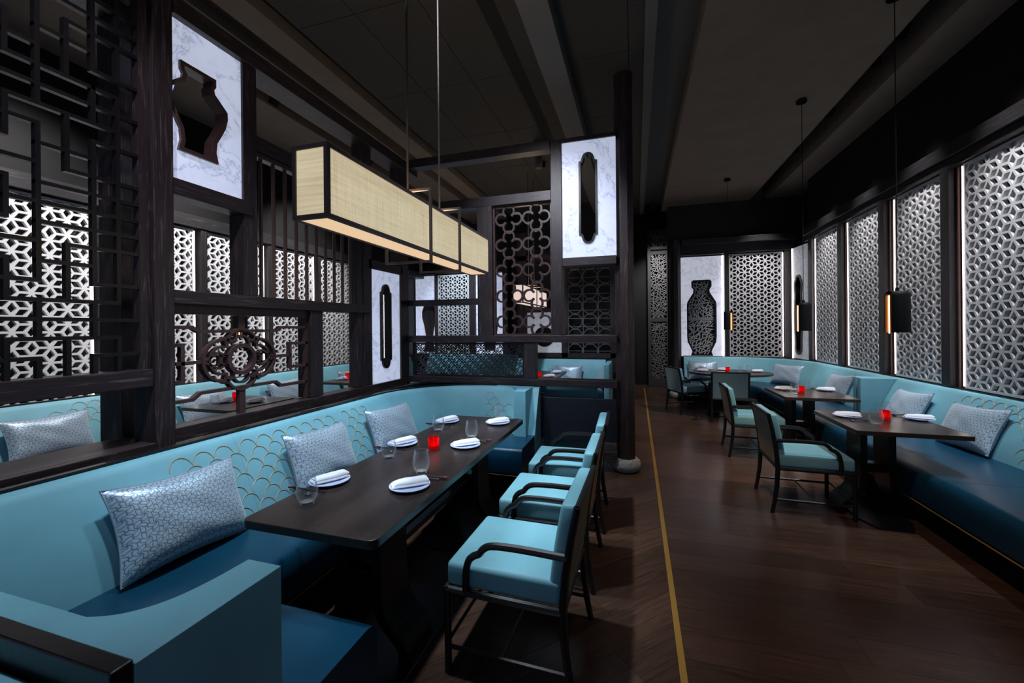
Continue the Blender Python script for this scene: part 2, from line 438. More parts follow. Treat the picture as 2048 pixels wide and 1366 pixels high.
# ceiling: black slab, recessed slots, plaster fields, tiles, beams
ceil = struct('ceiling', MB().box(-6.2, 3.9, -1.2, 12.2, 4.62, 4.70), DARKCEIL)
def cpart(name, x0, x1, z0, mat, y0=-1.2, y1=10.3): return struct(name, MB().box(x0, x1, y0, y1, z0, 4.62), mat, ceil)
cpart('plaster_field', .59, 2.38, ZC, PLASTER); cpart('plaster_field', 2.69, 3.9, ZC, PLASTER)
cpart('plaster_field', -4.05, -3.52, ZC, PLASTER); cpart('plaster_field', -6.2, -4.22, ZC, PLASTER)
cpart('plaster_soffit', -3.30, -3.03, ZC - .02, PLASTER, -1.2, 9.7)
cpart('ceiling_beam', -.885, -.64, ZC - .16, DARKBEAM); cpart('ceiling_beam', .10, .20, ZC - .02, DARKBEAM)
cpart('ceiling_beam', .20, .59, ZC + .20, DARKBEAM)
cpart('slot_lining', -3.03, -2.905, ZC + .1, DARKCEIL)
tile_me = MB().box(.003, .597, .003, 1.197, 0, .03).mesh('ceiling_tile', TILE)
tile_n = MB().box(.003, .36, .003, 1.197, 0, .03).mesh('ceiling_tile', TILE)
for iy in range(-1, 8):
    for ix in range(3): link('ceiling_tile', tile_me, ceil, (-2.9 + .6 * ix - .002, .60 + 1.2 * iy, ZC))
    link('ceiling_tile', tile_n, ceil, (-1.1 - .15, .60 + 1.2 * iy, ZC))
    link('ceiling_tile', tile_me, ceil, (-.64 + .0, .60 + 1.2 * iy, ZC))
cpart('slot_lining', -.05, .10, ZC, TILE)
# outer walls
struct('wall_right', MB().box(3.30, 3.42, -1.2, 10.4, 0, 4.62), WALLD)
struct('wall_left', MB().box(-5.85, -5.70, -1.2, 12.2, 0, 4.62), WALLD)
struct('wall_far', MB().box(-5.7, 3.3, 11.6, 11.75, 0, 4.62), WALLD)
wb = struct('wall_back', MB().box(.70, 3.3, 9.95, 10.05, 0, 4.30), WALLD)
struct('wall_back_left', MB().box(-5.7, -2.6, 9.95, 10.05, 0, 4.30), WALLD)

# ------------------------------------------------------------------ lattice panels
def rhombille(mb, fr, u0, u1, v0, v1, a=.148, wd=.021, d0=0, d1=.035, uo=0, vo=0):
    e = a / math.sqrt(3); h = wd / 2; nu = int((u1 - u0) / (a * .866)) + 3; nv = int((v1 - v0) / a) + 4
    for i in range(-1, nu):
        for j in range(-2, nv):
            px = u0 + uo + i * a * .8660254; py = v0 + vo + j * a + (a / 2 if i % 2 else 0)
            for k_ in range(6):
                an = math.radians(60 * k_); c, s_ = math.cos(an), math.sin(an)
                hx = [(0, 0), (h / math.tan(pi / 6), h), (e - h / math.tan(pi / 3), h), (e, 0), (e - h / math.tan(pi / 3), -h), (h / math.tan(pi / 6), -h)]
                poly = [(px + x * c - y_ * s_, py + x * s_ + y_ * c) for x, y_ in hx]
                inside = all(u0 <= p[0] <= u1 and v0 <= p[1] <= v1 for p in poly)
                if inside: mb.prism(poly, fr, d0, d1, walls=(1, 4))
                else:
                    q = clip_poly(poly, u0, u1, v0, v1)
                    if len(q) >= 3: mb.prism(q, fr, d0, d1)
def lattice_panel(fr, u0, u1, v0, v1, label, led='hi', group=None, backing=GREENGLASS, ledm=None, border=.022, side=False):
    """framed lattice: thin pale border, pierced rhombus fretwork, dark board behind, LED line on one edge"""
    t = empty('lattice_panel', fr((u0 + u1) / 2, v0, 0), 0, label, 'panel', group)
    org = Vector(t.location)
    f2 = lambda u, v, d=0: tuple(Vector(fr(u, v, d)) - org)
    m_ = MB(); rhombille(m_, f2, u0 + .01, u1 - .01, v0 + .01, v1 - .01, uo=.03)
    m_.obj('lattice', LATT, t)
    fm = MB()
    for a, b_, c, d in ((u0, u0 + border, v0, v1), (u1 - border, u1, v0, v1), (u0 + border, u1 - border, v0, v0 + border), (u0 + border, u1 - border, v1 - border, v1)):
        fm.prism([(a, c), (b_, c), (b_, d), (a, d)], f2, -.002, .037)
    fm.obj('border', LATT, t)
    MB().prism([(u0 - .03, v0), (u1 + .03, v0), (u1 + .03, v1), (u0 - .03, v1)], f2, -.12, -.105).obj('backing', backing, t)
    if led:
        e0 = u1 + .002
        MB().prism([(e0, v0 + .02), (e0 + .004, v0 + .02), (e0 + .004, v1 - .02), (e0, v1 - .02)], f2, .030, .044).obj('light_strip', ledm or LEDW, t)
    return t
PR = FR(3.10)
right_names = [(3.08, 3.92, 'white rhombus lattice panel at the open end of the right hand wall'),
               (4.26, 5.10, 'white rhombus lattice panel behind the pair of silver cushions'),
               (5.36, 6.21, 'white rhombus lattice panel behind the bench divider'),
               (6.54, 7.37, 'white rhombus lattice panel above the cushion by the second square table'),
               (7.72, 8.54, 'narrow looking rhombus lattice panel next to the slim marble strip')]
for a, b_, l in right_names:
    lattice_panel(PR, a, b_, .925, 3.11, l, 'hi', 'lattice panels of the long wall', BACKING)
# posts and head rail of the right wall
wr = empty('panel_frame', (3.05, 6, 0), 0, 'dark oak post and rail frame holding the long row of lattice panels', 'frame')
def rel(o, mb, name, mat, **k):
    mb.v = [(p[0] - o.location[0], p[1] - o.location[1], p[2] - o.location[2]) for p in mb.v]
    return mb.obj(name, mat, o, **k)
for yb in (4.10, 5.24, 6.38, 7.52, 8.62):
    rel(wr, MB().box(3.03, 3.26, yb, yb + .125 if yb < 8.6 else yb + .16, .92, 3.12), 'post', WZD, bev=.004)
    rel(wr, MB().box(3.085, 3.10, yb - .10, yb - .075, .9, 3.11), 'recess_bead', BRONZE)
    rel(wr, MB().box(3.07, 3.085, yb - .06, yb - .045, .9, 3.11), 'recess_bead', BRONZE)
    rel(wr, MB().box(3.12, 3.14, yb - .135, yb, .9, 3.11), 'recess_lining', BLACK)
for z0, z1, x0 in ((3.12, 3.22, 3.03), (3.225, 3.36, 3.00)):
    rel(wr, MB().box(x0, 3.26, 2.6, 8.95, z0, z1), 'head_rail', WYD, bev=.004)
rel(wr, MB().box(3.10, 3.29, 2.6, 8.95, 3.36, 4.27), 'upper_wall', BLACKM)
rel(wr, MB().box(3.105, 3.26, 2.6, 8.95, .86, .92), 'sill', BLACK)

# far end wall of the aisle: vase panel, lattice, slanted marble strip
FE = FB(9.75)
lattice_panel(FE, 1.91, 2.905, .90, 3.08, 'white rhombus lattice panel beside the tall vase silhouette', 'hi', None, BLACK)
fe = empty('panel_frame', (1.9, 9.8, 0), 0, 'dark oak frame of the end wall around vase panel and lattice', 'frame')
for a, b_ in ((.72, .95), (1.815, 1.895), (2.94, 3.10)):
    rel(fe, MB().box(a, b_, 9.69, 9.92, 0, 3.42 if a < .8 else 3.10), 'post', WZD, bev=.004)
rel(fe, MB().box(.72, 3.1, 9.66, 9.92, 3.10, 3.30), 'head_rail', WXD, bev=.004)
rel(fe, MB().box(.95, 3.1, 9.52, 9.92, 3.30, 3.42), 'cornice', WXD, bev=.004)
rel(fe, MB().box(.95, 2.95, 9.72, 9.92, .86, .90), 'sill', BLACK)
def vase_panel(fr, u0, u1, v0, v1, hole, label, mat=MARBLE, name='marble_panel', th=.03, trimw=.03, led=None, inner=None, rimmat=CARVE):
    t = empty(name, fr((u0 + u1) / 2, v0, 0), 0, label, 'panel'); org = Vector(t.location)
    f2 = lambda u, v, d=0: tuple(Vector(fr(u, v, d)) - org)
    MB().holed([(u0, v0), (u1, v0), (u1, v1), (u0, v1)], [hole], f2, -th, 0).obj('marble_slab', mat, t)
    MB().strip(hole, trimw, f2, -.10, .012, closed=True).obj('cutout_rim', rimmat, t)
    if led:
        e0, e1 = led
        MB().prism([(e0, v0), (e1, v0), (e1, v1), (e0, v1)], f2, .004, .012).obj('light_strip', LEDW, t)
    return t, f2
def mirror_prof(c, prof):   # prof: list of (halfwidth, z) from bottom to top
    return [(c + h, z) for h, z in prof] + [(c - h, z) for h, z in reversed(prof)]
# tall vase of the end wall
vp = [(.20, .93), (.175, 1.00), (.20, 1.07), (.27, 1.22), (.28, 1.34), (.28, 2.02), (.27, 2.08), (.15, 2.28), (.145, 2.36), (.185, 2.42), (.185, 2.52), (.16, 2.545)]
t, f2 = vase_panel(FE, .955, 1.81, .90, 3.07, mirror_prof(1.37, vp), 'backlit white marble panel with a tall pierced vase silhouette', MARBLEP, trimw=.032, led=(1.785, 1.803), rimmat=BLACK)
# cracked ice helper
def cracked(mb, fr, u0, u1, v0, v1, cell, wd, d0, d1, poly=None, seed=1):
    rnd = random.Random(seed); stack = [[(u0, v0), (u1, v0), (u1, v1), (u0, v1)]]; lines = []
    while stack:
        p = stack.pop()
        ar = abs(sum(p[i][0] * p[(i + 1) % len(p)][1] - p[(i + 1) % len(p)][0] * p[i][1] for i in range(len(p)))) / 2
        if ar < cell * rnd.uniform(.6, 1.5): continue
        cx = sum(q[0] for q in p) / len(p); cy = sum(q[1] for q in p) / len(p)
        wdt = max(q[0] for q in p) - min(q[0] for q in p); hgt = max(q[1] for q in p) - min(q[1] for q in p)
        base = 90 if wdt > hgt else 0
        an = math.radians(base + rnd.uniform(-50, 50)); nx, ny = -math.sin(an), math.cos(an)
        cx += rnd.uniform(-.12, .12) * wdt; cy += rnd.uniform(-.12, .12) * hgt
        A, B, cut = [], [], []
        for i in range(len(p)):
            a, b_ = p[i], p[(i + 1) % len(p)]; da = (a[0] - cx) * nx + (a[1] - cy) * ny; db = (b_[0] - cx) * nx + (b_[1] - cy) * ny
            (A if da >= 0 else B).append(a)
            if (da >= 0) != (db >= 0):
                tt = da / (da - db); q = (a[0] + (b_[0] - a[0]) * tt, a[1] + (b_[1] - a[1]) * tt); A.append(q); B.append(q); cut.append(q)
        if len(cut) == 2: lines.append(cut)
        if len(A) > 2 and len(B) > 2: stack += [A, B]
    for a, b_ in lines:
        if (Vector(a) - Vector(b_)).length > .004: mb.strip([a, b_], wd, fr, d0, d1)
m_ = MB(); cracked(m_, f2, 1.10, 1.64, .93, 2.53, .0075, .017, -.06, -.035, seed=5); tag(m_.obj('pierced_screen', plain('silver grey fretwork', (.62, .62, .64), .5), t), kind='stuff')
MB().prism([(1.05, .9), (1.69, .9), (1.69, 2.6), (1.05, 2.6)], f2, -.13, -.12).obj('dark_backing', BLACK, t)
MB().prism([(1.08, 1.68), (1.66, 1.68), (1.66, 1.75), (1.08, 1.75)], f2, -.065, -.03).obj('screen_rail', LATDARK, t)
# slanted slim marble strip in the corner
a0, a1 = Vector((3.02, 9.62)), Vector((3.12, 8.82)); dv = (a1 - a0).normalized(); nv_ = Vector((dv.y, -dv.x))
FS = lambda u, v, d=0: (a0.x + dv.x * u - abs(nv_.x) * d, a0.y + dv.y * u - nv_.y * d * 0, v)
orn = smooth_poly([(.30 + x, z) for x, z in ((-.06, 1.0), (.06, 1.0), (.11, 1.08), (.10, 1.25), (.13, 1.5), (.13, 1.95), (.10, 2.15), (.13, 2.3), (.12, 2.42), (.08, 2.44), (.07, 2.52), (-.07, 2.52), (-.08, 2.44), (-.12, 2.42), (-.13, 2.3), (-.10, 2.15), (-.13, 1.95), (-.13, 1.5), (-.10, 1.25), (-.11, 1.08))], 1)
t, f2 = vase_panel(FS, .06, .62, .90, 3.10, orn, 'slim slanted marble strip with a dark baluster shaped cutout in the corner', MARBLED, trimw=.05, led=(.065, .078), rimmat=BLACK)
MB().prism([(.14, .95), (.46, .95), (.46, 2.55), (.14, 2.55)], f2, -.11, -.10).obj('green_glass', GREENGLASS, t)

# cracked ice door and transom beyond the end wall
dr = empty('fretwork_door', (.55, 11.3, 0), 0, 'tall charcoal door with cracked ice fretwork beyond the end wall', 'door')
for a, b_, c, d in ((.30, .38, 0, 4.05), (.76, .84, 0, 3.85), (.38, .76, 0, .22), (.38, .76, 1.68, 1.78), (.38, .76, 3.42, 3.52)):
    rel(dr, MB().box(a, b_, 11.24, 11.32, c, d), 'door_frame', DARKBEAM, bev=.004)
for c, d, sd in ((.22, 1.68, 3), (1.78, 3.42, 4)):
    m_ = MB(); cracked(m_, FB(11.27), .38, .76, c, d, .006, .016, -.015, .015, seed=sd); tag(rel(dr, m_, 'fretwork', LATDARK), kind='stuff')
tr = empty('fretwork_transom', (1.1, 11.3, 3.5), 0, 'charcoal cracked ice transom above the far door', 'panel')
for a, b_, c, d in ((.38, 1.92, 3.98, 4.06), (.38, 1.92, 3.54, 3.62), (1.84, 1.92, 3.62, 3.98)):
    rel(tr, MB().box(a, b_, 11.2, 11.28, c, d), 'frame_bar', DARKBEAM, bev=.004)
m_ = MB(); cracked(m_, FB(11.24), .38, 1.84, 3.62, 3.98, .006, .016, -.015, .015, seed=9); tag(rel(tr, m_, 'fretwork', LATDARK), kind='stuff')

# far left wall beyond the partition
FLW = FL(-5.45)
FLAB = ['at the left edge of the big fretwork', 'filling the view through the big fretwork', 'beside the thick post, left of the medallion', 'behind the cloud medallion', 'behind the round slats above the medallion', 'above the small table in the open bay', 'showing as a sliver beside the open bay', 'at the far end of the left wall']
for i, (a, b_) in enumerate(((.92, 1.80), (1.95, 2.82), (2.97, 3.85), (4.0, 4.87), (5.01, 5.88), (6.04, 6.95), (7.10, 7.98), (8.14, 9.0))):
    lattice_panel(FLW, a, b_, .80, 2.85, 'bright rhombus lattice panel ' + FLAB[i], 'hi', 'bright lattice panels beyond the partition', BACKING)
wl = empty('panel_frame', (-5.45, 5, 0), 0, 'dark oak frame of the far left wall seen through the partition', 'frame')
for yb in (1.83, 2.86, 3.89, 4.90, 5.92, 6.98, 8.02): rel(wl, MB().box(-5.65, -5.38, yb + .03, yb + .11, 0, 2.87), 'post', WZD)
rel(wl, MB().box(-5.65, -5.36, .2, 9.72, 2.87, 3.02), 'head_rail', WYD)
rel(wl, MB().box(-5.68, -5.42, .2, 9.72, 3.02, 4.27), 'upper_wall', BLACKM)
rel(wl, MB().box(-5.65, -5.40, .2, 9.72, .70, .80), 'sill', BLACK)

# left part of the end wall, glimpsed through the screen
FE2 = FB(9.80)
gv = mirror_prof(-5.25, [(.16, .95), (.10, 1.15), (.09, 1.35), (.13, 1.6), (.20, 1.85), (.205, 2.0), (.16, 2.12), (.15, 2.2), (.12, 2.27)])
vase_panel(FE2, -5.66, -5.08, .9, 2.95, gv, 'backlit marble panel with a gourd silhouette seen through the screen', MARBLE, trimw=.03)
lattice_panel(FE2, -4.98, -4.10, .9, 2.95, 'white rhombus lattice panel facing the aisle seen through the screen', None, None, BLACK)
gv2 = mirror_prof(-3.55, [(.12, 1.0), (.16, 1.3), (.2, 1.6), (.14, 1.95), (.12, 2.1)])
vase_panel(FE2, -3.92, -3.20, .9, 2.95, gv2, 'backlit marble panel with a rounded silhouette seen through the screen', MARBLE, trimw=.03)
e2 = empty('panel_frame', (-4.4, 9.85, 0), 0, 'dark oak frame of the distant wall glimpsed through the screen', 'frame')
for a, b_ in ((-5.07, -4.99), (-4.09, -3.93), (-3.19, -3.05)): rel(e2, MB().box(a, b_, 9.74, 9.94, 0, 2.98), 'post', WZ)
rel(e2, MB().box(-5.68, -3.05, 9.74, 9.94, 2.98, 3.2), 'head_rail', WX)
rel(e2, MB().box(-5.68, -3.05, 9.76, 9.94, 0, .9), 'dado', BLACK)

# ================================================================== LEFT PARTITION (faces +X)
XP = -2.66; PF = FL(XP)
pt = empty('partition_screen', (XP, 3.0, 0), 0, 'tall dark oak partition with fretwork, slats and backlit marble beside the booth', 'partition')
def pp(mb, name, mat, **k): return rel(pt, mb, name, mat, **k)
def pbox(name, y0, y1, z0, z1, mat, d0=-.14, d1=0, bev=.004): return pp(MB().box(XP + d0, XP + d1, y0, y1, z0, z1), name, mat, bev=bev)
pbox('post', 1.656, 1.765, 0, ZC, WZ, -.16, .02)
pbox('post', 2.24, 2.35, 1.80, 3.46, WZ); pbox('post', 3.575, 3.71, .88, 3.46, WZ); pbox('post', 4.265, 4.44, .88, 3.46, WZ)
pbox('post', 2.855, 3.0, .97, 1.715, WZ); pbox('post', 3.49, 3.575, .97, 2.88, WZ, -.12, -.01)
pbox('header_rail', 1.765, 4.62, 3.46, 3.57, WY, -.18, .03); pbox('header_rail', .1, 1.656, 3.46, 3.57, WY, -.18, .03)
pbox('slat_rail', 2.35, 3.575, 2.88, 2.985, WY); pbox('slat_rail', 2.35, 3.575, 2.845, 2.88, CARVE, -.10, -.03)
pbox('mid_rail', 1.765, 3.66, 1.715, 1.80, WY, -.13, .012)
pbox('bottom_rail', 1.765, 4.44, .88, .965, WY, -.13, .012); pbox('marble_rail', 1.765, 2.30, 2.375, 2.475, WY, -.12, .015)
pbox('marble_rail', 3.66, 4.30, 2.19, 2.29, WY, -.12, .0)
pbox('sill_rail', .1, 1.66, .85, .91, WY, -.02, .02); pbox('sill_board', .1, 1.7, .89, .91, WY, -.34, -.02)
pbox('fret_rail', .1, 1.656, 1.235, 1.335, WY, -.12, .01)
pbox('lower_panel', .1, 4.44, .10, .85, BLACK, -.16, -.08)
pp(MB().box(-3.2, -3.0, 1.70, 1.79, 0, ZC), 'rear_post', WZ, bev=.004)
pp(MB().box(-3.2, -3.0, .1, 1.70, 3.5, 3.6), 'rear_rail', WY, bev=.004)
SLATLIT = plain('lantern lit slat', (.105, .056, .050), .42)  # carved wood made lighter, with the lantern's light put into the colour
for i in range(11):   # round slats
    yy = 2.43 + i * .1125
    pp(MB().tube([(XP - .06, yy, 1.80), (XP - .06, yy, 2.86)], .0145, 8), 'slat', SLATLIT, smooth=True)
# big fretwork: rows of .0923, columns of .1035
fret = pp(MB().box(XP - .06, XP - .01, 1.603, 1.654, 1.335, 3.46), 'fretwork_panel', WZ)
RZ = lambda k_: 1.335 + .0923 * k_
CYc = lambda c: 1.094 + .1038 * c
HB = [(4, 0, 4), (3, -2, 5), (2, 0, 4), (1, -2, 1), (1, 3, 5), (5, 3, 5), (7, -2, 1), (5, -2, 1), (6, -2, 0), (8, -2, 0), (9, 0, 5), (8, 1, 5), (7, 2, 5), (6, 1, 3),
      (10, 1, 5), (11, 2, 5), (14, 0, 4), (13, 0, 1), (12, 1, 3), (13, 3, 5), (11, -2, 1), (13, -2, 0), (12, -2, 0), (10, -2, 0), (15, -2, 5), (16, 0, 3), (17, 0, 1),
      (18, 1, 3), (19, 2, 3), (17, 3, 5), (19, 3, 5), (20, 1, 5), (16, 3, 4), (21, 3, 5), (22, -2, 2), (19, -2, 0), (18, -2, 0)]
VB = [(0, 4, 6), (0, 0, 2), (1, 2, 4), (1, 0, 1), (2, 4, 7), (2, 0, 2), (3, 2, 4), (3, 0, 1), (3, 5, 13), (4, 4, 5), (4, 0, 2), (4, 5, 16), (1, 5, 13), (0, 8, 10), (0, 12, 14),
      (2, 11, 14), (3, 14, 16), (1, 14, 17), (2, 16, 19), (3, 17, 22), (4, 17, 19), (1, 17, 22.5), (4, 20, 22.5), (0, 16, 18), (0, 20, 22.5), (2, 20, 22.5)]
HWD = .0095
for i, (k_, c0, c1) in enumerate(HB):
    y1 = CYc(c1) + HWD if c1 < 5 else 1.604
    rel_ = MB().box(XP - .045, XP - .0145, CYc(c0) - HWD, y1, RZ(k_) - HWD, RZ(k_) + HWD)
    rel_.v = [(p[0] - XP, p[1] - 3.0, p[2]) for p in rel_.v]; rel_.obj('fret_bar', BLACKWOOD, fret)
for c, k0, k1 in VB:
    rel_ = MB().box(XP - .0452, XP - .0142, CYc(c) - HWD, CYc(c) + HWD, RZ(k0) + (HWD if k0 else 0), RZ(k1) - HWD)
    rel_.v = [(p[0] - XP, p[1] - 3.0, p[2]) for p in rel_.v]; rel_.obj('fret_bar', BLACKWOOD, fret)

def part_panel(parent, fr, rect, hole, mat, rimw=.028, rimmat=CARVE):
    org = Vector(parent.location); f2 = lambda u, v, d=0: tuple(Vector(fr(u, v, d)) - org)
    u0, u1, v0, v1 = rect
    s_ = MB().holed([(u0, v0), (u1, v0), (u1, v1), (u0, v1)], [hole], f2, -.05, -.02).obj('marble_panel', mat, parent)
    MB().strip(hole, rimw, f2, -.085, .0, closed=True).obj('cutout_rim', rimmat, s_)
    return s_, f2
def cap_orn(c, z0, z1, hw):   # slim cartouche with stepped round caps
    r = hw * .62
    h = []
    h += [(c + hw, z0 + .09), (c + hw, z1 - .09)] + [(c + r + .012, z1 - .085)] + arc(c, z1 - r, r, 0, 180, 10)[1:-1] + [(c - r - .012, z1 - .085), (c - hw, z1 - .09), (c - hw, z0 + .09), (c - r - .012, z0 + .085)]
    h += [(a, b_) for a, b_ in arc(c, z0 + r, r, 180, 360, 10)[1:-1]] + [(c + r + .012, z0 + .085)]
    return h
jar = mirror_prof(1.935, [(.11, 2.673), (.098, 2.73), (.105, 2.80), (.135, 2.86), (.165, 2.925), (.18, 2.99), (.178, 3.03), (.13, 3.075), (.092, 3.11), (.086, 3.145), (.10, 3.17), (.10, 3.206)])
part_panel(pt, PF, (1.765, 2.24, 2.475, 3.46), jar, MARBLE, .024)
part_panel(pt, PF, (3.71, 4.265, .965, 2.19), cap_orn(3.972, 1.125, 2.04, .088), MARBLE, .024, BLACKWOOD)

# carved cloud medallion panel
mc, mz = 2.246, 1.347
med = pp(MB().box(XP - .07, XP - .03, 1.765, 2.855, 1.655, 1.715), 'medallion_panel', CARVE)
fo = lambda u, v, d=0: (d, u + mc - 3.0, v + mz)
def carve(pts, wd, closed=False, d0=-.07, d1=-.035, name='carved_bar'):
    return MB().strip(pts, wd, fo, d0, d1, closed).obj(name, CARVE, med)
carve([(.0, .31), (.0, .20)], .046); carve([(.0, -.38), (.0, -.2)], .046)
for sg in (-1, 1):
    carve([(sg * .50 if sg < 0 else sg * .60, .226), (sg * .34, .226), (sg * .30, .20), (sg * .0, .20)], .022)
    carve([(sg * .50 if sg < 0 else sg * .60, -.235), (sg * .34, -.235), (sg * .29, -.20), (sg * .0, -.20)], .022)
carve([(-.485, .115), (-.40, .115), (-.40, -.115), (-.485, -.115)], .022)
carve([(.61, .095), (.43, .095), (.43, -.095), (.61, -.095)], .022)
carve([(-.44, 0), (-.275, 0)], .022); carve([(.275, 0), (.43, 0)], .022)
carve([(.598, .31), (.598, -.40)], .022)
cm = MB()
for sg in (-1, 1):
    cm.strip(arc(sg * .135, 0, .142, 90 - sg * 90 - 118, 90 - sg * 90 + 118, 22), .017, fo, -.075, -.03)
    cm.strip(arc(sg * .135, 0, .095, 90 - sg * 90 - 100, 90 - sg * 90 + 100, 16), .014, fo, -.07, -.035)
    cm.strip(arc(0, sg * .095, .118, 90 * sg - 95, 90 * sg + 95, 20), .017, fo, -.075, -.03)
    cm.strip(arc(0, sg * .105, .062, 90 * sg - 140, 90 * sg + 80, 14), .014, fo, -.07, -.035)
    for s2 in (-1, 1):
        cx, cz = sg * .118, s2 * .128
        cm.strip([(cx + (.034 - .0016 * i) * math.cos(i * .42) * sg, cz + (.034 - .0016 * i) * math.sin(i * .42) * s2) for i in range(17)], .013, fo, -.07, -.033)
        cm.strip(smooth_poly([(sg * .085, s2 * .03), (sg * .13, s2 * .035), (sg * .17, s2 * .06), (sg * .21, s2 * .03), (sg * .275, 0)], 2, False), .014, fo, -.07, -.035)
    cm.strip([(sg * .155, -.035), (sg * .155, .035)], .02, fo, -.07, -.035)
cm.strip(arc(0, 0, .098, 0, 360, 32)[:-1], .026, fo, -.08, -.028, True)
for s2 in (-1, 1): cm.strip([(-.17, s2 * .03), (-.09, s2 * .03)], .014, fo, -.07, -.035); cm.strip([(.09, s2 * .03), (.17, s2 * .03)], .014, fo, -.07, -.035)
cm.obj('cloud_medallion', CARVE, med)

# ================================================================== SCREEN ACROSS THE ROOM (faces -Y)
YS = 4.42; SF = FB(YS)
sc = empty('divider_screen', (-1.4, YS, 0), 0, 'dark oak divider screen with quatrefoil fretwork between booth and column', 'partition')
def sp(mb, name, mat, **k): return rel(sc, mb, name, mat, **k)
def sbox(name, x0, x1, z0, z1, mat, d0=-.14, d1=0, bev=.004): return sp(MB().box(x0, x1, YS - d1, YS - d0, z0, z1), name, mat, bev=bev)
sbox('post', -1.75, -1.567, 1.468, 2.95, WZ); sbox('post', -.882, -.762, 1.468, 3.60, WZ)
sbox('post', -1.20, -1.073, .987, 1.39, WZ); sbox('post', -1.10, -1.05, 0, .91, WZ, -.10, -.02)
sbox('top_rail', -2.62, -.882, 3.50, 3.60, WX, -.12, .02); sbox('cap_rail', -2.40, -.882, 2.95, 3.06, WX)
sbox('bay_rail', -2.66, -1.75, 1.83, 1.898, WX); sbox('shelf_rail', -2.66, -.19, 1.39, 1.468, WX, -.14, .02)
sbox('lower_rail', -2.66, -.19, .91, .987, WX, -.14, .02); sbox('marble_rail', -.762, -.19, 2.216, 2.305, WX)
sbox('skirting_panel', -1.05, -.20, .33, .785, BLUEPANEL, -.06, -.03); sbox('foot_rail', -1.10, -.20, .15, .23, WX, -.10, -.02)
part_panel(sc, SF, (-.757, -.19, 2.305, 3.555), cap_orn(-.478, 2.455, 3.41, .088), MARBLE, .022, BLACKWOOD)
sbox('marble_top_trim', -.762, -.19, 3.555, 3.60, WX)
# quatrefoil fretwork
q = sp(MB().strip([(-1.56, 1.475), (-.889, 1.475), (-.889, 2.943), (-1.56, 2.943)], .022, SF, -.10, -.05, True), 'quatrefoil_panel', CARVE)
so = lambda u, v, d=0: (u + 1.4, -d, v)
r_ = .0635; dd = .0905; rows = 5
lobe = MB()
for a in (0, 90, 180, 270):
    cx, cz = dd * math.cos(math.radians(a)), dd * math.sin(math.radians(a))
    pts = [(cx + r_ * math.cos(math.radians(a + b_)), cz + r_ * math.sin(math.radians(a + b_))) for b_ in range(-150, 151, 15)]
    lobe.strip(pts, .021, lambda u, v, d=0: (u, -d, v), -.095, -.06)
lobe_me = lobe.mesh('quatrefoil', CARVE)
for i in range(2):
    for j in range(rows): link('quatrefoil', lobe_me, q, (-1.385 + i * .322 + 1.4, 0, 1.475 + .148 + j * .2936))
# pierced metal scroll panel
gp = sp(MB().strip([(-2.60, 1.0), (-1.21, 1.0), (-1.21, 1.375), (-2.60, 1.375)], .02, SF, -.08, -.02, True), 'scroll_panel_frame', BLACKWOOD)
rnd = random.Random(3); gm = MB()
nx, nz = 40, 11
for i in range(nx):
    for j in range(nz):
        cx, cz = -2.585 + (i + .5) * 1.36 / nx, 1.008 + (j + .5) * .36 / nz
        a0_ = 90 * ((i * 7 + j * 3) % 4) + rnd.uniform(-15, 15)
        gm.strip(arc(cx, cz, .0125, a0_, a0_ + 265, 7), .0075, so, -.06, -.045)
        if (i + j) % 2: gm.strip([(cx + .012, cz - .012), (cx + .026, cz + .012)], .0065, so, -.058, -.047)
GUN = plain('gunmetal', (.05, .055, .06), .25, metal=.9)
tag(gm.obj('scrollwork', GUN, gp), kind='stuff')

# column with stone foot
cl = empty('column', (-.115, 4.60, 0), 0, 'octagonal dark oak column on a rounded grey stone foot', 'column')
oc = [(.104 * math.cos(math.radians(22.5 + 45 * i)), .104 * math.sin(math.radians(22.5 + 45 * i))) for i in range(8)]
MB().prism(oc, FZ, .12, ZC).obj('shaft', WZ, cl, bev=.004)
MB().lathe([(.09, 0), (.125, .012), (.150, .05), (.155, .08), (.145, .12), (.118, .142), (.09, .145)], 28).obj('stone_foot', STONE, cl, smooth=True)
c2 = empty('column', (.83, 9.58, 0), 0, 'slim dark oak column on a stone foot beside the vase panel', 'column')
MB().prism(oc, FZ, .12, 3.42).obj('shaft', WZ, c2, bev=.004)
MB().lathe([(.09, 0), (.125, .012), (.150, .05), (.155, .08), (.145, .12), (.118, .142), (.09, .145)], 20).obj('stone_foot', STONE, c2, smooth=True)

# ------------------------------------------------------------------ next booth behind the screen
ns = empty('divider_screen', (-1.3, 8.55, 0), 0, 'far charcoal divider screen with octagon fretwork behind the next booth', 'partition')
def nbox(name, x0, x1, z0, z1, mat=WX, d0=-.1, d1=0): return rel(ns, MB().box(x0, x1, 8.55 - d1, 8.55 - d0, z0, z1), name, mat)
nbox('post', -1.50, -1.37, .9, 3.6, WZ); nbox('post', -.50, -.38, 0, 3.6, WZ); nbox('post', -2.45, -2.25, .9, 3.6, WZ)
nbox('rail', -2.45, -.38, .92, 1.02); nbox('rail', -2.45, -.38, 3.0, 3.1); nbox('rail', -2.25, -1.5, 1.88, 1.96)
org = Vector(ns.location); f2 = lambda u, v, d=0: tuple(Vector(FB(8.6)(u, v, d)) - org)
ring = arc(-1.88, 1.36, .19, 0, 360, 28)[:-1]
s_ = MB().holed([(-2.25, 1.02), (-1.5, 1.02), (-1.5, 1.88), (-2.25, 1.88)], [ring], f2, -.03, 0).obj('marble_panel', MARBLED, ns)
MB().strip(ring, .05, f2, -.05, .02, True).obj('cutout_rim', BLACK, s_)
om = MB(); P = .345
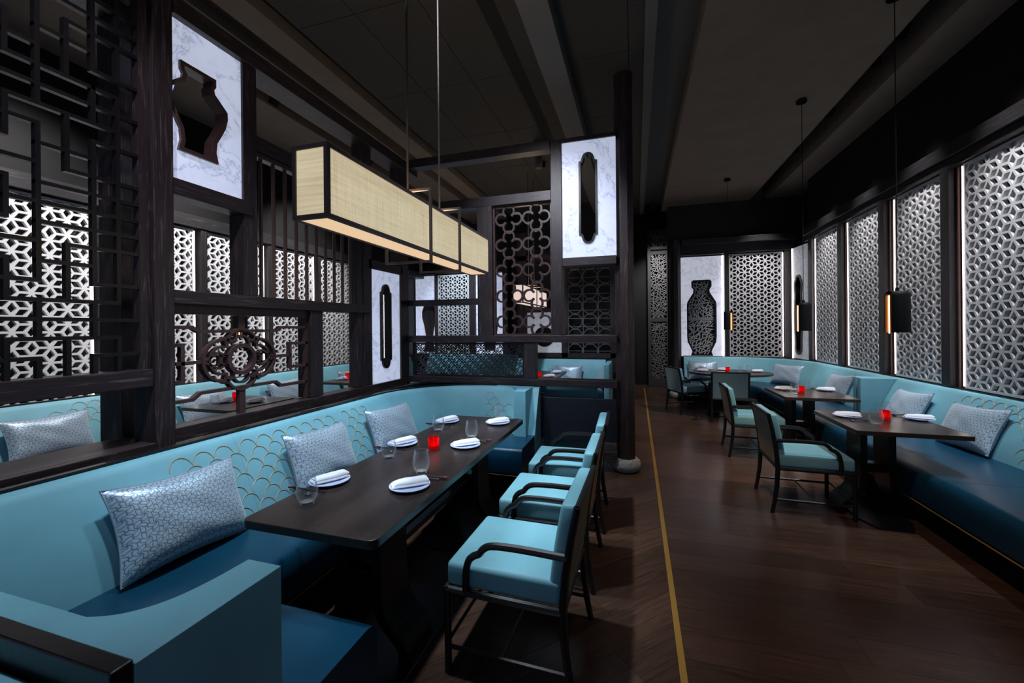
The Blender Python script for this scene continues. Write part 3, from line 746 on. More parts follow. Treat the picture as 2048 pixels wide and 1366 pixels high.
for i in range(4):
    for seg in [((-1.36 + i * P * .9 / 1 - .0, 1.02), (-1.36 + i * P * .9, 3.0))]:
        om.strip(seg, .011, f2, -.02, .0)
for j in range(12): om.strip([(-1.37, 1.06 + j * .17), (-.5, 1.06 + j * .17)], .011, f2, -.02, .0)
for i in range(3):
    for j in range(7):
        cx, cz = -1.22 + i * .31, 1.06 + j * .31
        oct_ = [(cx + .155 * math.cos(math.radians(22.5 + 45 * k_)), cz + .155 * math.sin(math.radians(22.5 + 45 * k_))) for k_ in range(8)]
        for k_ in range(8):
            sg = clip_seg(oct_[k_], oct_[(k_ + 1) % 8], -1.37, -.5, 1.02, 3.0)
            if sg: om.strip(sg, .014, f2, -.02, .002)
om.obj('octagon_fretwork', plain('graphite fretwork', (.15, .15, .16), .5), ns)
fs = struct('wall_inner', MB().box(-2.45, -.38, 9.3, 9.4, 0, 4.27), WALLD)

# ================================================================== BANQUETTES
def path_normals(pts, side):
    out = []; L = len(pts)
    for i in range(L):
        ts = []
        if i > 0: ts.append((Vector(pts[i]) - Vector(pts[i - 1])).normalized())
        if i < L - 1: ts.append((Vector(pts[i + 1]) - Vector(pts[i])).normalized())
        ns = [Vector((-t.y * side, t.x * side)) for t in ts]
        n = sum(ns, Vector((0, 0))).normalized(); out.append(tuple(n / max(.5, n.dot(ns[0]))))   # mitred at corners
    return out
def fillet(pts, rad, n=10):
    out = [pts[0]]
    for i in range(1, len(pts) - 1):
        r = rad[i - 1] if isinstance(rad, (list, tuple)) else rad
        if r == 0: out.append(pts[i]); continue
        p = Vector(pts[i]); a = (Vector(pts[i - 1]) - p).normalized(); b_ = (Vector(pts[i + 1]) - p).normalized()
        ang = a.angle(b_); tl = r / math.tan(ang / 2); c = p + (a + b_).normalized() * r / math.sin(ang / 2)
        s0 = p + a * tl - c; s1 = p + b_ * tl - c
        for k_ in range(n + 1):
            f = k_ / n; v = (s0 * (1 - f) + s1 * f); tot = s0.angle(s1); v = s0 * (math.sin((1 - f) * tot) / math.sin(tot)) + s1 * (math.sin(f * tot) / math.sin(tot))
            out.append(tuple(c + v))
    out.append(pts[-1]); return out
RAKE, TOPZ, SEATZ = .22, .905, .45
def subpath(path, t0, t1):
    """portion of a polyline between arclengths t0 and t1"""
    acc = 0; out = []
    for i in range(len(path) - 1):
        a, b_ = Vector(path[i]), Vector(path[i + 1]); L = (b_ - a).length
        s0, s1 = max(t0, acc), min(t1, acc + L)
        if s1 - s0 > 1e-5:
            p = a + (b_ - a) * ((s0 - acc) / L); q_ = a + (b_ - a) * ((s1 - acc) / L)
            if not out: out.append(tuple(p))
            out.append(tuple(q_))
        acc += L
    return out
def plen(path): return sum((Vector(path[i + 1]) - Vector(path[i])).length for i in range(len(path) - 1))
def normals_at(sub, path, nr, side):
    out = []
    for p in sub:
        v = None; best = None
        for i in range(len(path)):
            if (Vector(path[i]) - Vector(p)).length < 1e-5: v = nr[i]
        if v is None:
            for i in range(len(path) - 1):
                a, b_ = Vector(path[i]), Vector(path[i + 1]); ab = b_ - a; t = max(0, min(1, (Vector(p) - a).dot(ab) / ab.length_squared)); d = (a + ab * t - Vector(p)).length
                if best is None or d < best[0]: best = (d, ab.normalized())
            v = (-best[1].y * side, best[1].x * side)
        out.append(tuple(v))
    return out
def banquette(loc, path, side, depth, label, seams=(), seat_seams=(), legs=True, fillr=None, topth=.07, cap=True):
    t = empty('banquette', (loc[0], loc[1], 0), 0, label, 'bench')
    if fillr: path = fillet(path, fillr)
    nr = path_normals(path, side); L = plen(path)
    cuts = [0] + list(seams) + [L]
    back = [(0, SEATZ - .02), (-RAKE * .5, .69), (-RAKE + .02, TOPZ - .035), (-RAKE, TOPZ - .008), (-RAKE - .012, TOPZ), (-RAKE - topth + .01, TOPZ), (-RAKE - topth, TOPZ - .01), (-RAKE - topth, .2), (-.02, .2), (0, .3)]
    for a, b_ in zip(cuts, cuts[1:]):
        sub = subpath(path, a + .0006, b_ - .0006); sn = normals_at(sub, path, nr, side)
        rel(t, MB().sweep(sub, sn, back), 'back_panel', TURQ, smooth=True)
    scuts = [0] + list(seat_seams) + [L]
    seat = [(-.04, .21), (depth - .012, .21), (depth, .222), (depth + .006, .33), (depth, SEATZ - .035), (depth - .02, SEATZ - .008), (depth - .05, SEATZ), (.0, SEATZ), (-.06, SEATZ - .01)]
    for a, b_ in zip(scuts, scuts[1:]):
        sub = subpath(path, a + .0015, b_ - .0015); sn = normals_at(sub, path, nr, side)
        rel(t, MB().sweep(sub, sn, seat), 'seat_cushion', NAVY, smooth=True)
    sn = nr
    rel(t, MB().sweep(path, sn, [(-.2, 0), (depth - .2, 0), (depth - .2, .195), (-.2, .195)]), 'plinth', BLACK)
    rel(t, MB().sweep(path, sn, [(-.2, .195), (depth - .004, .195), (depth - .004, .209), (-.2, .209)]), 'seat_base', BLACKWOOD)
    rel(t, MB().sweep(path, sn, [(depth - .004, .199), (depth + .001, .199), (depth + .001, .204), (depth - .004, .204)]), 'gold_piping', GOLD)
    if cap: rel(t, MB().sweep(path, sn, [(-RAKE - topth - .035, TOPZ - .12), (-RAKE - topth - .002, TOPZ - .12), (-RAKE - topth - .002, TOPZ + .012), (-RAKE - topth - .035, TOPZ + .012)]), 'cap_rail', BLACKWOOD)
    return t
def scallops(parent, surf, clusters, rad=.059):
    """clusters: list of (s, z) scallop foot centres; surf maps (s, z) to a point"""
    org = Vector(parent.location); m_ = MB()
    for s0, z0 in clusters:
        pts = [Vector(surf(s0 + rad * math.cos(a), z0 + rad * math.sin(a))) - org for a in [pi * k_ / 10 for k_ in range(11)]]
        m_.tube(pts, .0017, 5, caps=False)
    return tag(m_.obj('scallop_embroidery', GOLD, parent), kind='stuff')

# booth on the left
bl = banquette((-1.7, 2.5), [(-.95, .835), (-2.15, .835), (-2.15, 4.075), (-1.0, 4.075)], -1, .50,
               'turquoise U shaped booth bench with blue seats around the long table', seams=(2.27, 3.17), seat_seams=(2.4, 3.4), fillr=(0, .60))
def arm(o, poly, z0, z1, name='arm_wing'):
    return rel(o, MB().prism(poly, FZ, z0, z1), name, TURQ, bev=.012, seg=3, ang=50, smooth=True)
ip = smooth_poly([(-1.046, .885), (-1.05, .78), (-1.075, .68), (-1.15, .61), (-1.32, .578)], 3, False)
arm(bl, [(-1.32, .545), (-.93, .545), (-.93, .885)] + ip, .10, TOPZ + .004)
ip = smooth_poly([(-1.50, 4.345), (-1.28, 4.30), (-1.215, 4.20), (-1.2, 4.10), (-1.198, 4.0)], 3, False)
arm(bl, [(-1.075, 4.0), (-1.075, 4.395), (-1.50, 4.395)] + ip, .10, TOPZ + .004)
rel(bl, MB().box(-2.6, -.932, .506, .5445, 0, TOPZ + .014), 'outer_cap', BLACKWOOD, bev=.004)
# neighbouring bench backing on to it, nearest the entrance
nb = empty('banquette', (-1.7, .40, 0), 0, 'turquoise bench back standing behind the dark cap of the booth', 'bench')
rel(nb, MB().box(-2.6, -.95, .40, .502, 0, .86), 'back_panel', TURQ, bev=.012, seg=3)
def bk(z): return RAKE * .5 * (z - .43) / .26 if z < .69 else RAKE * .5 + (RAKE * .5 - .02) * (z - .69) / .18
def lsurf(s_, z): return (-2.15 - bk(z) + .002, s_, z)
cl_ = []; rr = .059
def cluster(y0, y1, z0, z1, keep):
    j = 0; z = z1
    out = []
    while z > z0:
        yy = y0 + (rr if j % 2 else 0)
        while yy < y1:
            if keep(yy, z): out.append((yy, z))
            yy += 2 * rr
        z -= rr * .98; j += 1
    return out
cl_ += cluster(1.46, 1.90, .44, .81, lambda y, z: z > .93 - .55 * (y - 1.28) or y > 1.72)
cl_ += cluster(1.97, 2.76, .44, .81, lambda y, z: z > .62 + .12 * abs(y - 2.3) or y < 2.2 or y > 2.68)
cl_ += cluster(2.86, 3.20, .46, .81, lambda y, z: y < 2.95 + .6 * (z - .4))
scallops(bl, lsurf, cl_)
def fsurf(s_, z): return (s_, 4.075 + bk(z) - .002, z)
scallops(bl, fsurf, [(a_, b_) for a_, b_ in cluster(-1.90, -1.30, .50, .79, lambda x, z: z < .84 - .6 * abs(x + 1.55))])

# long bench on the right, near section
br = banquette((2.7, 4.0), [(2.765, 2.0), (2.765, 6.02)], 1, .735, 'turquoise bench with dark blue seat along the lattice wall', seams=(1.3, 2.6, 3.5), seat_seams=(1.62, 2.9))
def rsurf(s_, z): return (2.765 + bk(z) - .002, s_, z)
scallops(br, rsurf, cluster(3.7, 4.95, .46, .82, lambda y, z: z > .66 + .25 * abs(y - 4.4) or y < 4.15))
arm(br, [(2.62, 6.03), (2.62, 6.12), (3.09, 6.12), (3.09, 6.03)], .10, TOPZ, 'end_panel')
# curved section
bf = banquette((2.2, 8.6), [(2.765, 6.22), (2.765, 9.33), (.98, 9.33)], 1, .62, 'curved turquoise bench around the oval table in the far corner', seams=(1.2, 4.2), seat_seams=(1.5, 3.0), fillr=1.05)
arm(bf, [(2.62, 6.14), (2.62, 6.215), (3.09, 6.215), (3.09, 6.14)], .10, TOPZ, 'end_panel')
# bench along the far left wall
b4 = banquette((-5.0, 4.5), [(-4.92, .4), (-4.92, 8.6)], -1, .55, 'long turquoise bench beneath the bright lattice on the far left wall', seams=(1.2, 2.4, 3.6, 4.8, 6.0, 7.2), seat_seams=(2.0, 4.0, 6.0))
def wsurf(s_, z): return (-4.92 - bk(z) + .002, s_, z)
scallops(b4, wsurf, cluster(2.2, 2.85, .6, .82, lambda y, z: z < .86 - .3 * abs(y - 2.6)))
# bench of the next booth, seen through the screen
b5 = banquette((-1.3, 8.1), [(-2.4, 8.10), (-.58, 8.10)], -1, .5, 'turquoise booth bench seen through the divider screen', seams=(.9,))
arm(b5, [(-.56, 7.5), (-.56, 8.42), (-.46, 8.42), (-.46, 7.5)], .10, .88, 'end_panel')
b7 = banquette((-4.0, 9.2), [(-5.1, 9.25), (-2.6, 9.25)], -1, .5, 'distant turquoise bench glimpsed through the scroll panel', seams=(1.2,))
b6 = empty('banquette', (-.75, 4.72, 0), 0, 'plain turquoise bench back low behind the divider screen', 'bench')
rel(b6, MB().box(-1.04, -.42, 4.64, 4.74, 0, .90), 'back_panel', TURQ, bev=.012)

# ================================================================== PILLOWS
def pillow_mesh(W, H, T):
    nu, nv = 28, 20; vs_ = []; uvs = []; fs = []
    def P(u, v, sgn):
        th = T / 2 * max(0, (1 - abs(u) ** 3.2) * (1 - abs(v) ** 3.2)) ** .55
        x = u * W / 2 * (1 - .085 * (1 - v * v)); z = v * H / 2 * (1 - .12 * (1 - u * u))
        th += .006 * math.sin(7 * u + 3 * v) * math.sin(5 * v) * (1 - u * u) * (1 - v * v)
        return (x, -sgn * th, z + H / 2)
    for sgn in (1, -1):
        o = len(vs_)
        for j in range(nv + 1):
            for i in range(nu + 1):
                u, v = -1 + 2 * i / nu, -1 + 2 * j / nv; vs_.append(P(u, v, sgn)); uvs.append((u * W / 2, v * H / 2))
        for j in range(nv):
            for i in range(nu):
                a = o + j * (nu + 1) + i; q_ = (a, a + 1, a + nu + 2, a + nu + 1); fs.append(q_ if sgn > 0 else q_[::-1])
    me = bpy.data.meshes.new('pillow_cover'); me.from_pydata(vs_, [], fs); ul = me.uv_layers.new(name='UVMap')
    for l in me.loops: ul.data[l.index].uv = uvs[l.vertex_index]
    for p in me.polygons: p.use_smooth = True
    me.materials.append(PILLOW)
    edge = [P(-1 + 2 * i / 24, -1, 1) for i in range(24)] + [P(1, -1 + 2 * j / 18, 1) for j in range(18)] + [P(1 - 2 * i / 24, 1, 1) for i in range(24)] + [P(-1, 1 - 2 * j / 18, 1) for j in range(18)]
    pm = MB().tube([(p[0], 0, p[2]) for p in edge], .0042, 6, closed=True).mesh('piping', PIPING, smooth=True)
    return me, pm
PM = {}
def pillow(loc, rz, tilt, label, W=.60, H=.40, T=.15, roll=0, group='silver blue cushions on the benches'):
    k_ = (W, H, T)
    if k_ not in PM: PM[k_] = pillow_mesh(*k_)
    t = empty('cushion', loc, 0, label, 'cushion', group)
    t.rotation_euler = (Matrix.Rotation(rz, 3, 'Z') @ Matrix.Rotation(tilt, 3, 'X') @ Matrix.Rotation(roll, 3, 'Y')).to_euler()
    link('cover', PM[k_][0], t); link('piping', PM[k_][1], t)
    return t
R = math.radians
Z0 = SEATZ + .004
# faces: local -Y is the front; bench on the left faces +X => rz = 90
pillow((-2.075, 1.47, Z0), R(90), R(-24), 'large silver blue cushion nearest the curved arm of the booth', .60, .42, .20, R(3))
pillow((-2.075, 2.42, Z0), R(90), R(-24), 'silver blue cushion at the middle of the booth bench', .58, .42, .19, R(3))
pillow((-2.06, 3.28, Z0), R(84), R(-24), 'silver blue cushion by the rounded corner of the booth', .58, .42, .19, R(2))
pillow((2.715, 4.60, Z0), R(-90), R(-25), 'silver blue cushion beside the scallop embroidery on the wall bench', .60, .42, .16, R(-4))
pillow((2.715, 5.50, Z0), R(-92), R(-25), 'silver blue cushion leaning near the bench divider', .60, .42, .15, R(-3))
pillow((2.72, 7.08, Z0), R(-88), R(-24), 'silver blue cushion behind the second square table', .60, .42, .15, R(-4))
pillow((2.62, 8.72, Z0), R(-50), R(-22), 'grey cushion on the curve of the far bench', .58, .40, .15)
pillow((1.33, 9.25, Z0), R(0), R(-22), 'grey cushion on the far bench below the vase panel', .58, .40, .15)
for yy, l in ((2.27, 'silver cushion seen below the big fretwork'), (3.62, 'silver cushion hidden under the table behind the medallion'), (4.80, 'silver cushion seen below the right of the medallion'), (6.25, 'silver cushion above the small table in the open bay')):
    pillow((-4.83, yy, Z0), R(90), R(-24), l, .58, .40, .15, 0, 'cushions beyond the partition')
pillow((-1.27, 8.0, Z0), R(0), R(-22), 'grey cushion on the bench behind the divider screen', .52, .38, .15)
pillow((-.66, 7.75, Z0), R(-75), R(-22), 'grey cushion slanting at the end of the bench behind the divider screen', .52, .38, .14)

# ================================================================== TABLES
def rrect(x0, x1, y0, y1, r, n=5):
    return arc(x1 - r, y1 - r, r, 0, 90, n) + arc(x0 + r, y1 - r, r, 90, 180, n) + arc(x0 + r, y0 + r, r, 180, 270, n) + arc(x1 - r, y0 + r, r, 270, 360, n)
def ped_profile():   # half profile of a shaped slab leg (offset, height): narrow waist, S curved foot
    return [(.235, .014), (.235, .06), (.20, .10), (.15, .14), (.115, .19), (.10, .26), (.095, .40), (.095, .716)]
def pedestal(t, x, y, mat=BLACKWOOD, w=1.0, plate=(.30, .42)):
    """two S footed boards joined by a rail, standing on a floor plate"""
    for sg in (-1, 1):
        pts = smooth_poly([(x + sg * a * w, z) for a, z in ped_profile()], 2, False)
        MB().strip(pts, .048, lambda u, v, d=0: (u, y + d, v), -.115, .115).obj('leg_board', mat, t)
    MB().box(x - .10, x + .10, y - .05, y + .05, .34, .41).obj('leg_rail', mat, t, bev=.004)
    px, py = plate
    pl = [(x - px, y - py * .55), (x - px * .6, y - py), (x + px * .6, y - py), (x + px, y - py * .55), (x + px, y + py * .55), (x + px * .6, y + py), (x - px * .6, y + py), (x - px, y + py * .55)]
    MB().prism(pl, FZ, 0, .014).obj('floor_plate', BLACK, t, bev=.003)
TZ = .75
lt = empty('dining_table', (-1.28, 2.40, 0), 0, 'long dark six seat dining table beneath the box lantern', 'table')
MB().prism(rrect(-.33, .33, -1.075, 1.075, .035), FZ, TZ - .036, TZ).obj('table_top', TABLETOP, lt, bev=.003, ang=50)
pedestal(lt, 0, -.62); pedestal(lt, 0, .62)
MB().box(-.025, .025, -.72, .72, .35, .385).obj('stretcher', BLACKWOOD, lt, bev=.003)
st = empty('dining_table', (1.95, 4.13, 0), 0, 'square dark table in front of the pair of silver cushions', 'table')
MB().prism(rrect(-.355, .355, -.40, .40, .02), FZ, TZ - .034, TZ).obj('table_top', TABLETOPX, st, bev=.003, ang=50)
pedestal(st, -.09, 0, w=1.0, plate=(.18, .36))
s2 = copytree(st); s2.location = (1.95, 5.68, 0); tag(s2, 'square dark table beside the bench divider')
ov = empty('dining_table', (1.56, 7.95, 0), 0, 'oval dark table in front of the curved bench', 'table')
MB().prism([(.66 * math.cos(a), .52 * math.sin(a)) for a in [2 * pi * k_ / 48 for k_ in range(48)]], FZ, TZ - .034, TZ).obj('table_top', TABLETOPX, ov, bev=.003, ang=50)
for dx in (-.22, .22): MB().box(dx - .05, dx + .05, -.04, .04, .014, TZ - .034).obj('leg_post', BLACKWOOD, ov, bev=.004)
MB().prism(rrect(-.38, .38, -.2, .2, .05), FZ, 0, .014).obj('floor_plate', BLACK, ov)
for yy, l in ((3.50, 'small dark table nearest the medallion, beyond the partition'), (5.55, 'small dark table farther along the bench beyond the partition')):
    q_ = copytree(st); q_.location = (-4.22 if yy < 4 else -4.32, yy, 0); q_.rotation_euler[2] = pi; tag(q_, l)
nt_ = empty('dining_table', (-1.55, 6.55, 0), 0, 'dark dining table of the next booth behind the screen', 'table')
MB().prism(rrect(-.33, .33, -.95, .95, .035), FZ, TZ - .036, TZ).obj('table_top', TABLETOP, nt_, bev=.003, ang=50)
pedestal(nt_, 0, -.5); pedestal(nt_, 0, .5)

# ================================================================== CHAIRS (local front = +Y)
def make_chair():
    t = empty('armchair', (0, 0, 0), 0, 'aqua leather armchair with dark frame', 'chair')
    fx = .265
    for sx in (-1, 1):
        x = sx * fx
        MB().tube([(x, .255, 0), (x, .255, .375)], .0165, 8).obj('leg', BLACKWOOD, t, smooth=True)
        MB().tube([(x, -.315, 0), (x, -.298, .09), (x, -.280, .22), (x, -.272, .37), (x, -.283, .52), (x, -.308, .68), (x, -.336, .815)], [.015, .0165, .018, .019, .018, .0165, .015], 8).obj('leg', BLACKWOOD, t, smooth=True)
        ap = smooth_poly([(-.295, .60), (-.12, .605), (.0, .603), (.055, .596), (.085, .575), (.098, .553), (.125, .543), (.15, .52), (.163, .48), (.166, .43), (.166, .375)], 1, False)
        MB().tube([(x * 1.0, a, z) for a, z in ap], .0165, 8).obj('armrest', BLACKWOOD, t, smooth=True)
        MB().tube([(x, -.296, .115), (x, .255, .115)], .010, 6).obj('stretcher', BLACKWOOD, t, smooth=True)
        MB().tube([(x, -.272, .372), (x, .262, .372)], .017, 8).obj('seat_rail', BLACKWOOD, t, smooth=True)
    for yy, r in ((.258, .017), (-.272, .015)): MB().tube([(-fx - .012, yy, .372), (fx + .012, yy, .372)], r, 8).obj('seat_rail', BLACKWOOD, t, smooth=True)
    MB().tube([(-fx, .0, .115), (fx, .0, .115)], .007, 6).obj('stretcher', BRONZE, t, smooth=True)
    MB().tube([(-fx, .255, .135), (fx, .255, .135)], .008, 6).obj('stretcher', BLACKWOOD, t, smooth=True)
    MB().tube([(-fx, -.336, .808), (fx, -.336, .808)], .014, 8).obj('top_rail', BLACKWOOD, t, smooth=True)
    # seat
    m_ = MB().box(-.250, .250, -.262, .270, .376, .484); me = m_.mesh('seat', CHAIRT, bev=.022, seg=4, smooth=True)
    for v in me.vertices:
        if v.co.z > .45: v.co.z += .012 * max(0, 1 - (v.co.x / .25) ** 2) * max(0, 1 - ((v.co.y) / .27) ** 2)
    link('seat', me, t)
    sl = lambda z: -.272 - (z - .37) * .125 - max(0, z - .6) * .06
    def slab(y0, y1, z0, z1, hw, mat, name, **k):
        m_ = MB(); zs = [z0 + (z1 - z0) * i / 5 for i in range(6)]
        prof = [(sl(z) + y0, z) for z in zs] + [(sl(z) + y1, z) for z in reversed(zs)]
        return m_.prism(prof, lambda u, v, d=0: (d, u, v), -hw, hw).obj(name, mat, t, **k)
    slab(.004, .075, .395, .812, .246, CHAIRT, 'back_cushion', bev=.018, seg=3, smooth=True, ang=50)
    bp = slab(-.006, .003, .385, .80, .25, CHAIRBACK, 'back_panel')
    em = MB(); z = .40; j = 0
    while z < .77:
        x = -.235 + (.028 if j % 2 else 0)
        while x < .235:
            pts = [(x + .028 * math.cos(a), sl(z + .028 * math.sin(a)) - .0075, z + .028 * math.sin(a)) for a in [pi * k_ / 6 for k_ in range(7)] if abs(x + .028 * math.cos(a)) < .246]
            if len(pts) > 2: em.tube(pts, .0012, 4, caps=False)
            x += .056
        z += .0275; j += 1
    tag(em.obj('scallop_embroidery', GOLD, bp), kind='stuff')
    return t
chair = make_chair(); cu_ = []
# along the long table (face -X: rz = 90)
for yy, l in ((1.95, 'aqua armchair nearest the curved arm of the booth, at the long table'), (2.68, 'middle aqua armchair of the three at the long table'), (3.40, 'aqua armchair nearest the column, at the long table')):
    put(chair, cu_, (-.565, yy, 0), R(90 + (yy - 2.68) * 2), l)
put(chair, cu_, (1.39, 4.14, 0), R(-91), 'blue armchair at the square table by the pair of silver cushions')
put(chair, cu_, (1.37, 5.65, 0), R(-92), 'blue armchair at the square table by the bench divider')
put(chair, cu_, (1.45, 7.56, 0), R(-4), 'blue armchair with its back to the square tables at the oval table')
put(chair, cu_, (.92, 8.10, 0), R(-67), 'blue armchair at the oval table beside the stone footed column')

# ================================================================== TABLEWARE
def make_plate():
    t = empty('plate', (0, 0, 0), 0, 'pale porcelain plate', 'plate')
    MB().lathe([(.0, .004), (.055, .004), (.06, .006), (.098, .0135), (.102, .0155), (.101, .0175), (.096, .0165), (.06, .0095), (.0, .0085)], 32, close=False).obj('dish', PORC, t, smooth=True)
    MB().lathe([(.04, .0), (.055, .0), (.058, .005), (.04, .005)], 24).obj('foot_ring', PORCRIM, t)
    return t
def make_napkin():
    e = empty('napkin', (0, 0, 0), 0, 'folded white napkin', 'napkin')
    for name, W, D, hgt, zo, sh in (('lower_fold', .182, .084, .018, .0, 0), ('upper_fold', .170, .072, .015, .0145, .004)):
        nx_, ny_ = 16, 10; vs_ = []
        for j in range(ny_ + 1):
            for i in range(nx_ + 1):
                u, v = i / nx_, j / ny_; ed = min(u, 1 - u)
                x = (u - .5) * W + sh; y = (v - .5) * D * (.82 + .18 * u)
                puff = hgt * (1 - abs(2 * v - 1) ** 4) ** .6 * (1 - max(0, .07 - ed) / .07 * .55) * (.75 + .25 * u)
                vs_.append((x, y, zo * (.75 + .25 * u) + .001 + puff + .0012 * math.sin(8 * u + 5 * v)))
        fs = [(j * (nx_ + 1) + i, j * (nx_ + 1) + i + 1, (j + 1) * (nx_ + 1) + i + 1, (j + 1) * (nx_ + 1) + i) for j in range(ny_) for i in range(nx_)]
        n0 = len(vs_); vs2 = [(x, y, zo * .7) for x, y, z in vs_]; fs2 = [tuple(n0 + k_ for k_ in reversed(f)) for f in fs]
        rim = [i for i in range(nx_ + 1)] + [j * (nx_ + 1) + nx_ for j in range(1, ny_ + 1)] + [ny_ * (nx_ + 1) + i for i in range(nx_ - 1, -1, -1)] + [j * (nx_ + 1) for j in range(ny_ - 1, 0, -1)]
        fs3 = [(rim[i], rim[(i + 1) % len(rim)], n0 + rim[(i + 1) % len(rim)], n0 + rim[i]) for i in range(len(rim))]
        MB().add(vs_ + vs2, fs + fs2 + fs3).obj(name, LINEN, e, smooth=True)
    return e
def make_glass():
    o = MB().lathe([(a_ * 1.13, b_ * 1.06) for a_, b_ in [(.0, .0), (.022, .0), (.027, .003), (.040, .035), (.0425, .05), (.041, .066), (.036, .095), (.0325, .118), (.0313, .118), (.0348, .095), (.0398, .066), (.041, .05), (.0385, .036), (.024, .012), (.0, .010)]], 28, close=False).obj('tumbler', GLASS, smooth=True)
    return tag(o, 'stemless clear glass', 'glass')
def make_candle():
    t = empty('candle_holder', (0, 0, 0), 0, 'glowing red glass votive candle', 'candle')
    MB().lathe([(.030, .0), (.033, .002), (.034, .010), (.036, .085), (.0345, .085), (.0325, .014), (.0, .012)], 24, close=False).obj('glass_cup', REDGLASS, t, smooth=True)
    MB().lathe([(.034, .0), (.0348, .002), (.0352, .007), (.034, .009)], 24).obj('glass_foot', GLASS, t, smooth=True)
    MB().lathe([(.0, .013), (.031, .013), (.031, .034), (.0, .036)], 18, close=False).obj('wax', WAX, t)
    MB().lathe([(.0005, .036), (.005, .044), (.0045, .052), (.0005, .068)], 10).obj('flame', FLAME, t, smooth=True)
    return t
def make_sticks():
    t = empty('chopsticks', (0, 0, 0), 0, 'pair of dark chopsticks', 'chopsticks')
    for dy in (-.006, .006): MB().tube([(-.115, dy * .6, .012), (.115, dy, .012)], [.0022, .0038], 6).obj('chopstick', BLACK, t)
    MB().box(.062, .078, -.02, .02, 0, .009).obj('rest', STEEL, t, bev=.002)
    MB().box(.098, .116, -.007, .007, .0155, .017).obj('red_tip', REDREST, t)
    return t
def make_spoon():
    t = empty('spoon', (0, 0, 0), 0, 'polished metal spoon', 'spoon')
    MB().tube([(-.02, 0, .010), (.05, 0, .012), (.085, 0, .010)], [.003, .0035, .004], 6).obj('handle', STEEL, t, smooth=True)
    MB().lathe([(.0, .0), (.014, .003), (.019, .009), (.018, .010), (.0, .004)], 14, (-.036, 0, .0), close=False).obj('bowl', STEEL, t, smooth=True)
    return t
plate, napk, glass, candle, sticks, spoon = make_plate(), make_napkin(), make_glass(), make_candle(), make_sticks(), make_spoon()
U = {k_: [] for k_ in ('p', 'n', 'g', 'c', 's', 'o')}
def setting(x, y, rz, where, g=None, pos='', cutlery=True, srz=0, sx=.0, sy=.13):
    wp = where + (', ' + pos if pos else '')
    put(plate, U['p'], (x, y, TZ), 0, 'porcelain plate on ' + wp, 'plates on ' + where)
    put(napk, U['n'], (x, y, TZ + .0182), rz, 'folded white napkin on ' + wp, 'napkins on ' + where)
    if g: put(glass, U['g'], (g[0], g[1], TZ), 0, 'stemless glass on ' + wp, 'glasses on ' + where)
    if cutlery:
        put(sticks, U['s'], (x + sx, y + sy, TZ), srz, 'dark chopsticks on ' + wp, 'chopsticks on ' + where)
        put(spoon, U['o'], (x + sx, y + sy - .026, TZ), srz, 'small spoon on ' + wp, 'spoons on ' + where)
W1 = 'the long table'
for x, y, rz, g, ps in ((-1.10, 1.83, 42, (-1.15, 2.035), 'chair side nearest the curved arm'), (-1.115, 2.57, 42, (-1.16, 2.79), 'middle of the chair side'), (-1.118, 3.26, 42, (-1.165, 3.44), 'chair side nearest the column')):
    setting(x, y, R(rz), W1, g, ps, srz=R(4), sx=.02, sy=.135)
for x, y, rz, g, ps in ((-1.545, 1.78, 62, (-1.455, 1.53), 'bench side nearest the curved arm'), (-1.555, 2.50, 62, (-1.478, 2.215), 'middle of the bench side'), (-1.555, 3.20, 62, (-1.488, 2.905), 'bench side by the rounded corner')):
    setting(x, y, R(rz), W1, g, ps, srz=R(176), sx=-.015, sy=-.14)
put(candle, U['c'], (-1.285, 2.44, TZ), 0, 'red votive candle glowing on the long table', 'red votive candles')
W2 = 'the square table by two silver cushions'
setting(1.755, 4.27, R(-12), W2, (1.835, 3.985), 'chair side', srz=R(4), sx=0, sy=-.15); setting(2.265, 4.28, R(-14), W2, (2.09, 4.40), 'bench side', srz=R(184), sx=-.03, sy=.14)
put(candle, U['c'], (1.985, 4.18, TZ), 0, 'red votive candle on the square table by the pair of silver cushions', 'red votive candles')
W3 = 'the square table by the bench divider'
setting(1.76, 5.90, R(-10), W3, (1.76, 5.52), 'chair side', srz=R(4), sx=0, sy=-.15); setting(2.21, 5.90, R(-14), W3, (2.06, 5.98), 'bench side', srz=R(184), sx=-.03, sy=.13)
put(candle, U['c'], (1.86, 5.62, TZ), 0, 'red votive candle on the square table by the bench divider', 'red votive candles')
W4 = 'the oval table'
setting(1.13, 8.0, R(-30), W4, (1.25, 8.12), 'by the armchair beside the column', cutlery=False); setting(2.0, 8.05, R(10), W4, (1.86, 7.95), 'wall bench side', cutlery=False); setting(1.50, 8.28, R(0), W4, (1.72, 7.86), 'facing the vase panel', cutlery=False)
put(candle, U['c'], (1.53, 7.97, TZ), 0, 'red votive candle on the oval table', 'red votive candles')
put(glass, U['g'], (1.36, 8.16, TZ), 0, 'stemless clear glass on the oval table', 'glasses on the oval table')
for y0, W5 in ((3.50, 'the small table behind the medallion'), (5.55, 'the small table seen in the open bay')):
    dx = 0 if y0 < 4 else -.10
    setting(-4.42 + dx, y0 - .05, R(100), W5, (-4.25 + dx, y0 - .28), 'wall side', cutlery=False); setting(-4.08 + dx, y0 + .05, R(80), W5, (-4.20 + dx, y0 + .28), 'partition side', cutlery=False)
    put(candle, U['c'], (-4.45 + dx, y0 + .12, TZ), 0, 'red votive candle on ' + W5, 'red votive candles')
W6 = 'the table behind the divider screen'
setting(-1.36, 6.55, R(40), W6, (-1.40, 6.85), 'beside the candle', cutlery=False); setting(-1.36, 7.15, R(40), W6, (-1.42, 7.35), 'near the grey cushion', cutlery=False)
